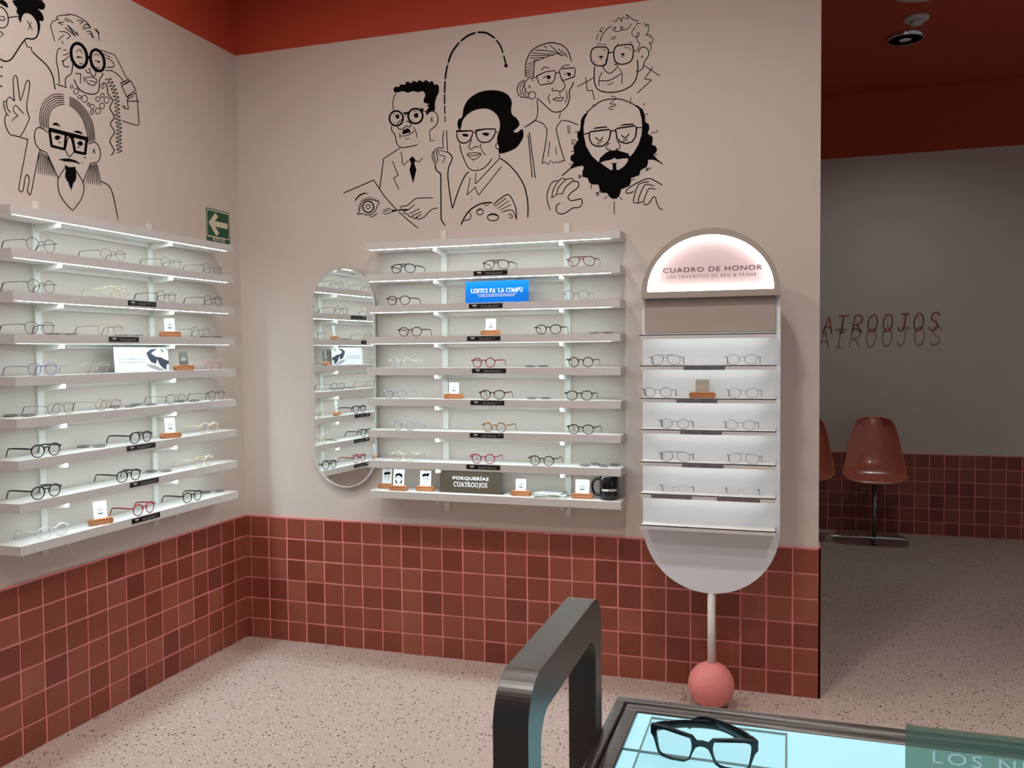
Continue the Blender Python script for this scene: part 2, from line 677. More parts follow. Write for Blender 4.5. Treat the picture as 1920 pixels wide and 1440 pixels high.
def rack(label, loc, rz, length, zs, ups, labels, zlo, zhi):
    """local frame: x along the wall, wall at y = 0, shelves towards -y"""
    t = thing('wall_rack', label, 'shelf', loc, rz)
    for ux in ups:
        MB().box((ux - .015, -.012, zlo), (ux + .015, 0, zhi)).build('upright', METALW, t)
    shelf_me = strip_me = None
    kids = []
    for i, z in enumerate(zs):
        s = MB().box((0, -D, -TH), (length, -.014, 0)).build('shelf', WHITE, t, (0, 0, z)) if shelf_me is None else inst('shelf', shelf_me, WHITE, t, (0, 0, z))
        shelf_me = s.data
        kids.append(s)
        if i < len(zs) - 1:
            l = MB().box((.02, -D + .003, -TH - .0001), (length - .045, -D + .015, -TH + .003)).build('led_strip', LED, s) if strip_me is None else inst('led_strip', strip_me, LED, s)
            strip_me = l.data
        for ux in ups:
            mb = MB()
            y1 = -.012
            y0 = -D + .018
            vs = [(ux - .008, y1, -TH), (ux + .008, y1, -TH), (ux + .008, y0, -TH), (ux - .008, y0, -TH),
                  (ux - .008, y1, -TH - .030), (ux + .008, y1, -TH - .030), (ux + .008, y0, -TH - .018), (ux - .008, y0, -TH - .018)]
            mb.add(vs, [(0, 1, 2, 3), (4, 7, 6, 5), (0, 4, 5, 1), (1, 5, 6, 2), (2, 6, 7, 3), (3, 7, 4, 0)])
            mb.build('bracket', METALW, s)
        MB().box((ups[0] + .015, -.016, -TH - .020), (ups[1] - .015, -.002, -TH)).build('rail', METALW, s)
    for (i, x0, x1) in labels:
        label_strip(kids[i], x0, x1, -.026, -.004, -D)
    return t


def bx(u, z, y=-D):
    return col_at(u, 0, (y, z))


def ly(u, z, x=D):
    return col_at(u, 1, (x, z))


bl = []
for i, (a, b) in {1: (783, 1022), 2: (750, 988), 3: (737, 973), 4: (772, 1012), 5: (762, 1000), 6: (757, 995), 7: (732, 970)}.items():
    bl.append((i, bx(680 + a * .2656, ZB[i]) - XL, bx(680 + b * .2656, ZB[i]) - XL))
rack('white nine-shelf lit eyewear rack on the back wall between oval mirror and honour board', (XL, 0, 0), 0, XR - XL, ZB, (1.222 - XL, 1.866 - XL), bl, .77, 2.205)
ll = []
for i, (a, b) in {2: (1000, 1220), 3: (850, 1085), 6: (990, 1215), 7: (1015, 1240), 8: (1030, 1250)}.items():
    ll.append((i, ly(a * .2396, ZL[i]) - YN, ly(b * .2396, ZL[i]) - YN))
rack('white nine-shelf lit eyewear rack on the left wall beside the green sign', (0, YN, 0), math.pi / 2, YF - YN, ZL, (-1.362 - YN, -.714 - YN), ll, .77, 2.207)

# ================================================================== OVAL MIRROR
mt = thing('oval_mirror', 'tall pill-shaped wall mirror with thin pale rim beside the back rack', 'mirror', (.650, -.0095, .87), -.048)
MB().prism(capsule(0, 0, 1.165, .191, 40), -.026, -.002, holes=[capsule(0, .006, 1.159, .185, 40)], smooth_side=True).build('rim', mat('mirror_rim', srgb(205, 203, 198), .4, noise=.02), mt)
MB().prism(capsule(0, .006, 1.159, .185, 40), -.021, -.003).build('mirror_glass', MIRROR, mt)

# ================================================================== HONOUR BOARD
HX, HY = 2.566, -.25
hb = thing('honour_display', 'white pill-shaped eyewear totem with lit arch, standing on a pink ball', 'display stand', (HX, HY, 0))
BOARD = mat('board_paint', srgb(226, 230, 236), .5, noise=.015, nscale=10)
MB().prism(capsule(0, .513, 2.109, .294, 40), 0, .03, smooth_side=True).build('board', BOARD, hb)
# light box in the upper half circle
zc = 1.827
arch = ell(0, zc, .294, .284, 40, 0, math.pi)
arch = [(.294, zc - .012)] + arch + [(-.294, zc - .012)]
hole = ell(0, zc + .016, .268, .240, 40, 0.0, math.pi)
lb = MB().prism(arch, -.035, -.0005, holes=[hole], smooth_side=True).build('arch_frame', mat('arch_beige', srgb(170, 157, 147), .55, noise=.015, nscale=10), hb)
MB().prism(hole, -.008, -.001).build('arch_panel', mat('arch_back', srgb(236, 214, 212), .5, noise=.01), hb)
ledp = [(x * .985, .0 + zc + .016 + (z - zc - .016) * .985 + .002) for x, z in hole]
MB().tube([(x, -.026, z) for x, z in ledp], .004, 6, closed=True).build('arch_led', mat('arch_led_glow', (1, 1, 1), .4, emit=7.5, emit_rgb=(1.0, .97, 1.0)), hb)
TXT = mat('mauve_print', srgb(96, 62, 74), .5, noise=.02)
PL = lambda x, y: (x, -.0095, y)
MB().rbox((-.284, -.006, 1.664), (.276, .0, 1.811), .002, 1, smooth=False).build('header_panel', mat('arch_beige', (0, 0, 0)), hb)  # flat beige band between arch and top ledge, darker than the board
MB().text('CUADRO DE HONOR', .030, lambda x, y: (x + .008, -.0095, y + 1.936), sx=1.32, spacing=1.12).build('lettering', TXT, hb)
MB().text('LOS FAVORITOS DE BEN & FRANK', .021, lambda x, y: (x + .006, -.0095, y + 1.907), sx=.82, spacing=1.5).build('lettering', mat('mauve_print_light', srgb(140, 105, 112), .5, noise=.02), hb)
HZ = [1.655, 1.521, 1.379, 1.243, 1.100, .960, .820]
HD = .085
STRIP = mat('brushed_steel_label', srgb(165, 156, 156), .3, metal=.85, noise=.35, nscale=25)
HL = {1: [(407, 718)], 2: [(353, 660)], 3: [(382, 693)], 4: [(395, 705)], 5: [(165, 468), (657, 980)]}
led_me = None
for i, z in enumerate(HZ):
    mb = MB()
    mb.box((-.294 + .004, -HD, -.004), (.294 - .016, 0, 0))
    mb.box((-.294 + .004, -HD, -.019), (.294 - .016, -HD + .003, 0))
    mb.box((.294 - .018, -HD, 0), (.294 - .016, 0, .0))
    s = mb.build('ledge', WHITE, hb, (0, 0, z))
    if i < 6:
        MB().box((-.27, -HD + .004, -.016), (.25, -HD + .014, -.006)).build('led_strip', mat('led_diffuser_small', (1, 1, 1), .4, emit=3.7, emit_rgb=(.97, 1, .93)), s)
    for (a, b) in HL.get(i, []):
        x0 = col_at(1180 + a * .25, 0, (HY - HD, z)) - HX
        x1 = col_at(1180 + b * .25, 0, (HY - HD, z)) - HX
        MB().box((x0, -HD - .0015, -.020), (x1, -HD, -.001)).build('ledge_label', STRIP, s)
MB().tube([(0.005, .015, .19), (0.005, .015, .5155)], .0165, 16).build('pole', METALW, hb)
MB().lathe([(.0, .0), (.03, .004)] + [(.101 * math.sin(a), .101 - .101 * math.cos(a)) for a in [math.pi * k / 20 for k in range(3, 21)]], 32, mtx=Matrix.Translation((.005, .015, 0))).build('ball_foot', mat('pink_ball', srgb(224, 132, 126), .65, noise=.06, nscale=30), hb)

# ================================================================== EXIT ROUTE SIGN
ex = thing('exit_route_sign', 'green evacuation route sign with left arrow on the left wall near the corner', 'sign', (0, -.188, 2.205), math.pi / 2)
MB().rbox((-.109, -.004, -.060), (.108, 0, .155), .0019, 1, smooth=False).build('plate', mat('sign_white', srgb(206, 200, 188), .5, noise=.02), ex)
GREEN = mat('sign_green', srgb(14, 84, 56), .45, noise=.06, nscale=12)
CREAM = mat('sign_cream', srgb(222, 208, 184), .5, noise=.03)
E = lambda dy: (lambda x, y: (x, -.004 - dy, y))
g = MB()
g.fill([[(-.100, -.052), (.097, -.052), (.097, .145), (-.100, .145)]], E(.0006))
g.build('green_field', GREEN, ex)
g = MB()
g.ribbon([(-.092, .000), (.090, .000), (.090, .137), (-.092, .137)], .005, E(.0012), closed=True)
g.fill([[(-.082, .070), (-.026, .128), (-.002, .111), (-.030, .084), (.076, .084), (.076, .055), (-.028, .055), (.004, .024), (-.020, .006)]], E(.0012))
g.text('RUTA DE', .025, lambda x, y: (x, -.0052, y - .013), bold=.0006)
g.text('EVACUACIÓN', .024, lambda x, y: (x, -.0052, y - .037), bold=.0006, sx=.9)
g.build('arrow_and_lettering', CREAM, ex)

# ================================================================== MURAL DRAWINGS
# strokes measured on the photograph: frame (origin and scale) then op lists
# s smooth line, l straight line, c closed smooth, k closed straight, f filled smooth, g filled straight,
# h filled straight with hole ('/' parts), o ellipse, d dot, z zigzag, i fan of lines between two lines
FR = {'A': (0, 0, .15625), 'B': (0, 190, .15625), 'C': (620, 130, .145833), 'D': (620, 250, .145833),
      'E': (800, 40, .145833), 'F': (800, 220, .145833), 'G': (960, 20, .15625), 'H': (980, 180, .15625)}
MURAL = {}
MURAL['left', 'person with dark curly hair raising two fingers, black line drawing on left wall'] = '''
hair A f 175,0 165,40 200,90 205,110 200,150 225,180 220,215 250,270 262,210 290,165 340,160 390,190 430,245 450,310 450,400 425,455 445,450 470,395 485,310 475,250 515,255 525,215 505,160 455,105 500,118 535,100 540,50 505,15 490,0
eyebrow A g 0,0 40,0 75,25 92,55 100,95 60,78 20,50 0,40
outline A s14 0,705 60,735 130,715 180,650 230,570 280,500 320,462 380,468 425,455 450,420
glasses A s10 0,75 50,110 85,160 100,220 95,280 70,320 30,335 0,330
glasses A l9 100,210 220,195
outline A s8 0,195 40,200 60,230 40,245 10,240 0,232
outline A l8 0,375 40,405 5,445
outline A l7 330,250 390,360
outline A l7 375,265 340,360
outline A l8 300,490 325,560 375,570 385,615
outline A s11 385,615 450,680 540,760 600,840 635,920 650,1000 665,1075
button A d12 20,805
button A d12 17,915
button A d12 15,1035
outline A s9 175,1215 165,1100 160,960 170,915 185,905 205,930 220,1050 240,1190 255,1190 280,1110 310,1000 330,965 355,985 350,1080 325,1230 325,1320 350,1400 350,1431 300,1546 240,1641
outline A s9 175,1215 120,1165 85,1195 80,1250 95,1310 130,1350
outline A s9 75,1215 45,1220 55,1300 80,1365 110,1390
outline A s9 80,1360 60,1420 60,1460 75,1530 120,1615
outline A l9 120,1615 240,1643 335,1675
outline A s8 290,1370 210,1280 185,1265 160,1300 170,1340 220,1390
outline A s8 220,1390 180,1410 145,1455
outline B l9 335,455 280,750 225,1040
outline B s9 225,1040 245,1085 275,1070 290,1000 300,920 325,880 350,920 345,990 330,1060 350,1115 375,1090 420,860 475,585
'''
MURAL['left', 'person in big round glasses holding a receiver with curly cord, line drawing on left wall'] = '''
hair A s8 670,215 720,185 830,180
hair A s8 805,165 900,185 1000,235 1080,310
hair A s8 705,235 640,255 610,300 620,360 660,500
hair A l8 670,215 705,235
hair A l8 780,215 830,235 880,275
hair A l7 770,235 830,260
hair A l7 690,275 760,265 700,270 755,300
hair A l8 780,330 905,430 810,300 940,425 915,380
hair A s8 710,380 790,385 845,430 800,465
hair A s8 775,415 730,450 705,485
hair A l8 740,490 760,525
hair A s8 990,350 1030,290 1090,330 1040,335 1000,355
hair A s8 1040,380 1090,380 1125,460
hair A s7 1060,400 1095,415 1110,455
hair A s7 1130,345 1180,400 1190,495
hair A s7 1150,340 1195,410
hair A l7 920,240 1000,255 960,290
glasses A o30 948,665 92,148,-14
glasses A o28 1170,724 78,132,-16
glasses A l26 1048,690 1092,690
outline A s7 915,635 950,590 990,640
outline A l9 920,680 985,690
eye A d13 940,685
outline A s7 950,750 985,770 1000,755
outline A s7 1125,670 1160,645 1190,680
outline A l8 1140,725 1195,745
eye A d13 1185,742
outline A s7 1150,800 1180,820 1200,800
outline A s9 735,580 700,590 680,660 680,740 700,850 715,1010
outline A l8 760,600 800,600
outline A s8 755,660 800,650 825,625
outline A s8 740,740 800,700 825,665
outline A s9 775,720 755,750 770,790 805,805 830,790
outline A s10 875,765 860,870 830,905 790,940 785,1035
outline A l9 680,1010 805,1050
outline A s8 1030,830 1040,865 1075,870 1080,830 1060,830
outline A s9 1085,745 1100,800 1150,860 1140,905 1110,910 1085,870
outline A l8 900,880 970,885 965,1000
outline A l8 1005,915 1010,980
outline A c8 1030,940 1080,925 1150,945 1160,985 1120,1025 1060,1000
outline A l7 1070,965 1150,985
outline A s10 890,950 930,1040 1000,1105 1110,1130 1170,1110 1190,1060 1195,960 1230,900 1230,870
outline A l7 1210,600 1380,660 1525,945
outline A l7 1230,640 1330,690
outline A s8 1270,690 1340,730 1370,780 1350,805 1270,805
outline A s8 1260,845 1340,850 1420,900 1480,970
outline A k8 1450,1000 1550,945 1555,970 1460,1030
outline A k8 1460,1030 1570,970 1630,1080 1520,1160
outline A l8 1520,1165 1640,1110
outline A l8 1520,1200 1600,1150
outline A l8 1530,1215 1670,1215
outline A l8 1540,1160 1530,1215 1540,1310 1490,1300 1500,1275 1460,1275
outline A l8 1630,1110 1650,1220 1670,1480 1660,1500 1635,1502 1465,1450
cord A z7 1290,930 1360,1060 1400,1200 1412,1400 1430,1550 1425,1700 1435,1835
outline A s10 1225,995 1270,1005 1290,1060 1295,1120 1350,1200 1330,1260 1320,1300 1370,1406 1325,1486 1375,1586 1320,1690 1370,1806 1330,1866
beads A o7 915,1095 28,35,0
beads A o7 1015,1185 35,42,0
beads A o7 955,1165 18,20,0
beads A o7 1175,1190 25,28,0
beads A o7 1280,1200 30,38,0
beads A o7 1230,1145 20,25,0
beads A o7 1230,1035 18,25,0
beads A o7 1225,1270 28,35,0
beads A o7 1110,1280 25,28,0
beads A o7 1175,1330 28,35,0
beads A o7 1105,1345 20,24,0
beads A o7 860,1040 16,18,0
beads A o7 1065,1250 15,18,0
'''
MURAL['left', 'long-haired person with square glasses and pointed goatee, line drawing above the left rack'] = '''
hair B i8,6 770,-80 650,-85 560,-30 500,60 478,180 485,310 / 775,35 700,45 620,100 585,190 580,280 580,330
hair B i8,6 830,-55 920,-10 1010,80 1080,190 1120,300 1140,480 / 830,45 900,90 980,190 1020,290 1050,400 1060,490
hair B i7,9 475,580 468,680 455,870 / 585,670 625,780 668,905
hair B i7,8 1090,760 1065,860 1030,985 / 1160,745 1190,870 1215,1012
outline B s9 575,375 520,330 460,315 425,350 415,430 430,510 480,575 560,615
outline B s9 1060,510 1130,490 1180,530 1205,610 1200,680 1165,730 1090,740
outline B l7 1115,570 1145,630
outline B l7 1140,580 1110,620
outline B l9 560,615 700,920
outline B l9 1090,740 995,975
eyebrow B g 625,285 650,258 680,255 710,280 725,305 690,290 650,285
eyebrow B g 880,365 920,350 965,360 1000,395 950,385
glasses B l38 585,335 1050,452
glasses B l24 592,340 620,535 775,575 792,400
glasses B l26 866,420 900,603 1022,630 1042,450
glasses B s10 785,580 805,480 830,425 858,460 892,590
outline B s9 785,580 820,650 845,660 890,600
eye B d28 690,437
eye B d28 965,507
outline B s8 650,440 690,412 735,440
outline B s7 700,495 735,490
outline B s8 920,510 965,480 1000,520
outline B s7 925,545 960,555
moustache B g 700,700 770,685 830,685 900,705 950,735 965,755 910,735 850,725 780,720
mole B d10 1020,675
mole B d7 990,740
goatee B g 775,760 830,790 905,785 912,840 918,880 912,900 920,920 908,930 905,965 892,960 885,985 876,990 870,1030 862,1040 856,1085 850,1040 838,1040 838,1005 826,1010 820,960 806,962 795,930 788,920 780,890 790,830
outline B s9 785,790 720,890 695,960 710,1090 770,1200 870,1312
outline B s9 870,1312 960,1200 1005,1080 1000,980 950,890 905,820
outline B s9 1205,955 1290,1000 1335,1060 1370,1180 1420,1425
'''
MURAL['back', 'suited person with dark curls painting an eye, line drawing on back wall'] = '''
hair C f 805,265 830,225 880,225 895,195 960,195 965,165 1000,160 1035,180 1055,150 1090,155 1115,165 1130,140 1165,150 1190,165 1215,140 1250,150 1265,170 1290,150 1320,165 1330,200 1365,190 1390,220 1390,290 1360,360 1340,440 1340,520 1290,545 1250,560 1235,590 1225,540 1260,490 1235,465 1265,445 1205,430 1195,390 1215,345 1205,300 1175,280 1120,295 1060,280 990,300 930,280 840,300
outline C s9 840,305 810,370 800,440 805,530
outline C s10 785,725 785,780 830,850 840,920 860,970 910,1005 980,1000 1125,970
glasses C o18 843,630 88,95,0
glasses C o20 1090,600 93,95,0
glasses C l16 930,565 1000,555
glasses C l9 1180,540 1240,540
lens_corner C g 1150,500 1195,500 1190,540 1170,540
eye C d24 860,612
eye C d28 1100,596
outline C s8 825,600 855,585 890,590
outline C s8 1065,590 1100,565 1125,575
outline C l6 800,580 825,562
outline C s6 1060,550 1085,538 1110,540
outline C l6 810,680 830,695
outline C l6 1050,645 1065,655
outline C s10 935,600 920,640 870,680 860,730 890,775 940,755 970,730 1020,740 1035,710 1000,670 970,675
outline C s10 955,600 965,575 985,572 1000,600
moustache C g 920,835 925,790 945,770 965,772 975,760 1000,760 1020,780 1030,810 980,820 950,832
outline C s8 885,855 960,855 1040,820 1080,790
outline C l8 885,820 895,890
outline C s8 1065,740 1095,800 1115,885
outline C l7 955,900 1015,885
outline C s10 1235,590 1270,545 1310,535 1350,560 1380,620 1370,690 1340,735 1270,785
outline C l8 1270,785 1280,920 1340,915
outline C l7 1285,620 1320,680
outline C l7 1310,615 1285,680
outline C l9 895,1010 680,1147
outline D l10 680,325 655,520 630,705
outline D l9 795,360 868,540 808,575 878,722
outline D l8 905,235 925,390 938,408 1000,350
outline D l8 1085,345 1130,370 1185,318
tie D g 1052,292 1090,340 1075,385 1102,470 1060,645 1013,470 1035,385 1008,335
painting D l10 165,768 555,600 620,705 700,820 840,975
painting D l10 875,1010 1000,1120 1125,1220
brow_stroke D g 303,887 320,840 370,785 430,762 500,775 430,780 370,810 330,855
painting D o14 483,945 70,73,0
painting D o9 481,943 27,27,0
painting D c9 620,885 540,855 470,850 410,880 380,940 370,1000 345,1035 370,1040 400,1030 450,1045 520,1045 570,1000 600,930
painting D l7 605,880 612,848
painting D l7 575,868 582,835
painting D l7 545,855 550,822
painting D l7 515,845 515,812
painting D l7 485,845 480,812
painting D l7 455,850 445,818
painting D l7 425,865 412,835
painting D l7 405,885 385,862
painting D l7 390,910 368,890
painting D l7 380,940 355,925
painting D l7 375,965 350,955
painting D l7 370,990 347,985
painting D s8 500,1080 560,1060 600,1020
brush_handle D g 785,985 850,980 960,972 1000,975 985,990 950,992 860,995 785,1015
brush D s7 785,985 740,968 690,985 665,993
brush D s7 690,1000 720,995 750,1005
brush D s7 660,1018 720,1035 790,1010
outline D s9 910,970 900,945 925,935 980,930 1040,880 1090,840 1180,830 1320,830
outline D l8 990,990 1080,915
outline D l8 1010,1035 1145,968
outline D l8 1040,1065 1170,1005
outline D l8 1090,1085 1165,1040
outline D s9 990,985 950,1000 940,1025 1000,1045
outline D s9 1000,1045 1010,1070 1060,1075
outline D s9 1060,1075 1075,1095 1115,1085
outline D s9 1115,1085 1130,1105 1200,1075 1260,1010 1320,970 1385,960
'''
MURAL['back', 'person with wavy dark hair pointing up a dashed line, holding palette, drawing on back wall'] = '''
dashes E l10 237,1295 235,1215
dashes E l13 233,1190 232,1085
dashes E l15 230,1060 230,940
dashes E l17 230,920 236,770
dashes E s18 238,745 250,650 268,560
dashes E s20 275,535 330,390 420,270
dashes E s20 435,255 530,185 630,145
dashes E s20 650,140 770,150 880,220
dashes E s17 893,240 945,310 982,410
dashes E s16 990,440 1006,500 1018,550
line_end E d24 1020,570
outline F s9 220,170 205,280 215,400
outline F l9 255,165 270,450
outline F l9 215,400 145,388
outline F s9 145,388 130,420 130,480 150,570
outline F s9 120,400 95,440 100,520 135,600
outline F s9 90,435 70,480 80,540 110,600
outline F s8 270,450 160,425 150,450 175,485 235,500 225,540 205,590
outline F s12 270,450 315,485 325,540 290,620 275,690 275,800 300,1000 332,1175
outline F s13 110,600 120,670 160,710 180,740 182,900 185,1250 195,1330 240,1390
outline F s12 332,1175 380,1020 440,860 500,740 545,700
hair E f 420,1400 395,1330 410,1260 455,1230 480,1100 550,990 680,910 830,885 960,900 1050,950 1095,1040 1085,1130 1100,1200 1150,1240 1190,1300 1185,1345 1130,1400 1120,1425 1170,1425 1225,1385 1245,1440 1230,1515 1150,1625 1020,1685 940,1694 935,1630 905,1540 915,1455 935,1400 940,1300 900,1200 800,1130 680,1125 560,1170 470,1260 440,1370
glasses F k13 383,178 590,172 585,230 560,290 515,325 470,332 425,318 395,270
glasses F k13 635,170 760,148 885,150 875,220 840,280 790,318 720,325 665,295 640,240
glasses F s11 585,205 610,190 640,205
glasses F l11 880,185 915,190
eye F g 450,215 500,210 540,225 530,245 500,250 470,240
eye F g 705,205 760,195 810,205 790,235 760,240 730,225
outline F s9 580,285 550,350 545,390 575,410 615,380 680,380
outline F s8 690,330 700,400 730,455 765,485
outline F s8 515,480 545,460 585,460 600,455 640,455 700,465
outline F s8 520,480 600,495 700,465
outline F s8 525,485 570,530 620,540 680,500 700,465
outline F l7 590,565 615,562
outline F s10 425,335 440,430 490,560 540,650 620,685 720,660 790,600 840,525
outline F o9 915,370 28,36,0
outline F l10 930,405 935,520
outline F s13 935,520 1050,600 1180,750 1260,900 1300,1100 1300,1290
outline F l9 935,530 630,855
outline F l8 635,715 622,855
outline F l9 962,630 668,1000 618,895
outline F l8 632,892 520,998 560,770
button F d7 580,1020
button F d7 575,1058
palette F s14 440,1385 490,1280 560,1190 660,1125 750,1100 850,1095
palette F s11 855,1130 940,1050 1030,995 1080,1020 1130,1120 1150,1200 1155,1320
palette F l8 875,1150 1020,1040
palette F l8 905,1175 1055,1075
palette F l8 945,1190 1085,1120
palette F s9 960,1218 1080,1190 1120,1220 1155,1310
palette F o9 685,1215 42,38,0
palette F o10 853,1285 70,45,0
palette F s8 790,1265 850,1250 915,1270
palette F s7 650,1210 690,1185 725,1200
palette F s8 1045,1255 1080,1245 1105,1275 1085,1295 1060,1285
palette F s9 545,1215 570,1260 550,1310 470,1330
palette F s8 735,1105 770,1135 805,1110
'''
MURAL['back', 'person with hair bun, pearl earring and lace collar, black line drawing on back wall'] = '''
outline G s10 165,800 160,700 175,600 230,490 330,420 470,385 590,410 670,480 715,610
hair G s8 275,475 420,480 545,508
hair G l7 235,505 490,525
hair G l7 220,540 450,537
hair G l7 210,570 400,562
hair G l7 180,645 270,610 470,535
hair G l9 270,590 255,800
hair G l7 270,590 330,590
hair G l7 175,690 250,640
hair G l7 170,725 250,680
hair G l7 168,750 248,715
hair G l7 168,775 250,745
hair G l7 175,800 250,775
hair G l8 380,420 420,450
hair G l8 545,510 600,545 455,415
hair G l8 470,540 545,512
hair G l7 560,455 615,545
hair G l7 600,470 640,545
hair G l7 640,500 665,560
hair G s9 160,835 100,860 65,920 70,990 110,1035 200,1045
hair G s7 150,850 95,920 115,1030
hair G s7 155,870 125,950 150,1040
hair G s7 165,930 160,1000 185,1040
outline G s8 260,850 220,805 165,850 150,910 170,970 215,1000
outline G l7 195,930 210,895 222,928
outline G o8 240,1015 44,44,0
glasses G k9 295,785 400,735 510,718 525,740 510,830 480,870 340,892 318,860
glasses G k9 565,720 600,695 750,685 760,710 750,790 620,838 590,810
glasses G l8 525,750 565,740
glasses G l8 240,805 295,800
hair G s8 345,720 385,680 445,690
hair G s8 585,690 640,655 695,655
eye G d24 440,798
eye G d22 685,765
outline G s7 365,815 410,785 460,780
outline G s7 615,770 660,748 700,748
outline G s6 420,850 450,845
outline G s9 590,820 635,890 620,940 575,970 530,955 485,968
outline G s8 485,965 480,945 495,925
outline G l6 575,970 575,1030
outline G l9 490,1065 535,1042 560,1055 590,1040 622,1042
outline G l8 490,1065 560,1085 600,1080 622,1045
outline G s8 455,995 435,1050 460,1115
outline G s8 650,960 660,1050 630,1110
outline G s10 735,850 725,900 690,960 690,1050 660,1140 600,1200 530,1218 470,1200 390,1130 300,1045
outline G s9 300,1060 310,1180 300,1270 270,1320 150,1400
collar H l9 20,378 155,295
collar H s9 155,295 240,330 285,390 290,450 270,600 230,815
collar H l7 230,812 262,790 305,822 332,778 382,805 400,790 430,800 445,785 470,792 480,770 505,778
collar H s9 505,778 460,640 420,480 405,380 470,290
collar H s9 470,290 560,305 675,352
outline H l8 455,200 435,275
collar H l7 325,545 305,730
collar H l7 395,615 405,705
collar H l9 65,465 115,978
collar H l9 80,435 152,985
collar H l7 540,355 548,455
collar H l7 560,350 568,455
'''
MURAL['back', 'smiling person with curly hair and large square glasses, topmost line drawing on back wall'] = '''
hair G s7 1210,125 1260,120 1265,95 1300,90 1310,130 1330,80 1390,100 1385,60 1360,50
hair G s8 1370,45 1420,80 1470,115 1520,115
hair G s8 1195,180 1130,230 1080,300 1055,370
hair G s7 1100,200 1060,230 1080,255 1040,250
hair G s7 1045,290 1025,300 1015,355
hair G s7 1435,155 1390,215 1320,230 1300,200 1330,195 1310,235 1260,250 1210,235 1220,205 1245,200 1230,235
hair G s7 1480,190 1440,250 1450,300 1500,320 1530,280 1510,265 1495,310 1510,370 1535,400 1500,470
hair G s7 1550,155 1500,155 1495,185
hair G s7 1590,140 1605,190 1630,160 1640,230 1620,280 1605,295 1650,290 1690,340 1680,385 1650,385 1670,430 1660,480
hair G s7 1640,320 1660,305 1675,312
outline G l6 1200,318 1250,312
outline G l6 1180,345 1250,330
hair G s6 1015,410 1050,395 1080,405
hair G s6 1090,400 1130,410
hair G s6 1260,410 1275,395 1265,420
hair G s6 1405,375 1450,390
glasses G c12 945,560 955,480 1000,440 1090,435 1145,450 1155,500 1135,610 1110,655 1030,660 970,630
glasses G c12 1220,500 1245,435 1300,415 1410,405 1450,430 1455,520 1430,600 1370,635 1290,640 1235,600
glasses G l11 1155,505 1220,500
glasses G l9 1455,485 1500,480
outline G s8 1035,560 1070,545 1100,555
eye G d13 1070,557
outline G s6 1050,580 1065,585 1080,580
outline G s8 1300,530 1330,515 1355,525
eye G d14 1330,528
outline G s6 1310,550 1325,555 1340,550
glasses G s6 980,600 990,618 1005,630
glasses G s6 1085,460 1110,470 1120,490
glasses G s6 1345,435 1410,450 1425,490
glasses G s6 1235,590 1250,612 1270,625
outline G s9 1135,570 1120,640 1090,660 1110,710 1160,750 1200,740 1260,680 1265,650 1220,640
outline G s9 1040,840 1150,840 1240,800 1315,750
outline G s8 1080,735 1045,820 1045,905
outline G s8 1280,685 1320,760 1315,885
outline G s7 1135,880 1180,885 1215,855
outline G s11 990,665 985,780 995,880 1040,950 1150,980 1300,965 1430,900 1490,810 1510,700 1505,585
outline G s9 1515,510 1530,460 1580,435 1630,465 1640,530 1600,600 1580,640 1570,690 1520,725 1480,725
outline G l6 1550,570 1565,540 1572,565
collar G l8 980,805 785,912
collar G l8 882,795 905,960 965,955 988,1068
collar G l8 1580,655 1770,780
collar G l8 1690,675 1590,820 1675,830 1505,988
'''
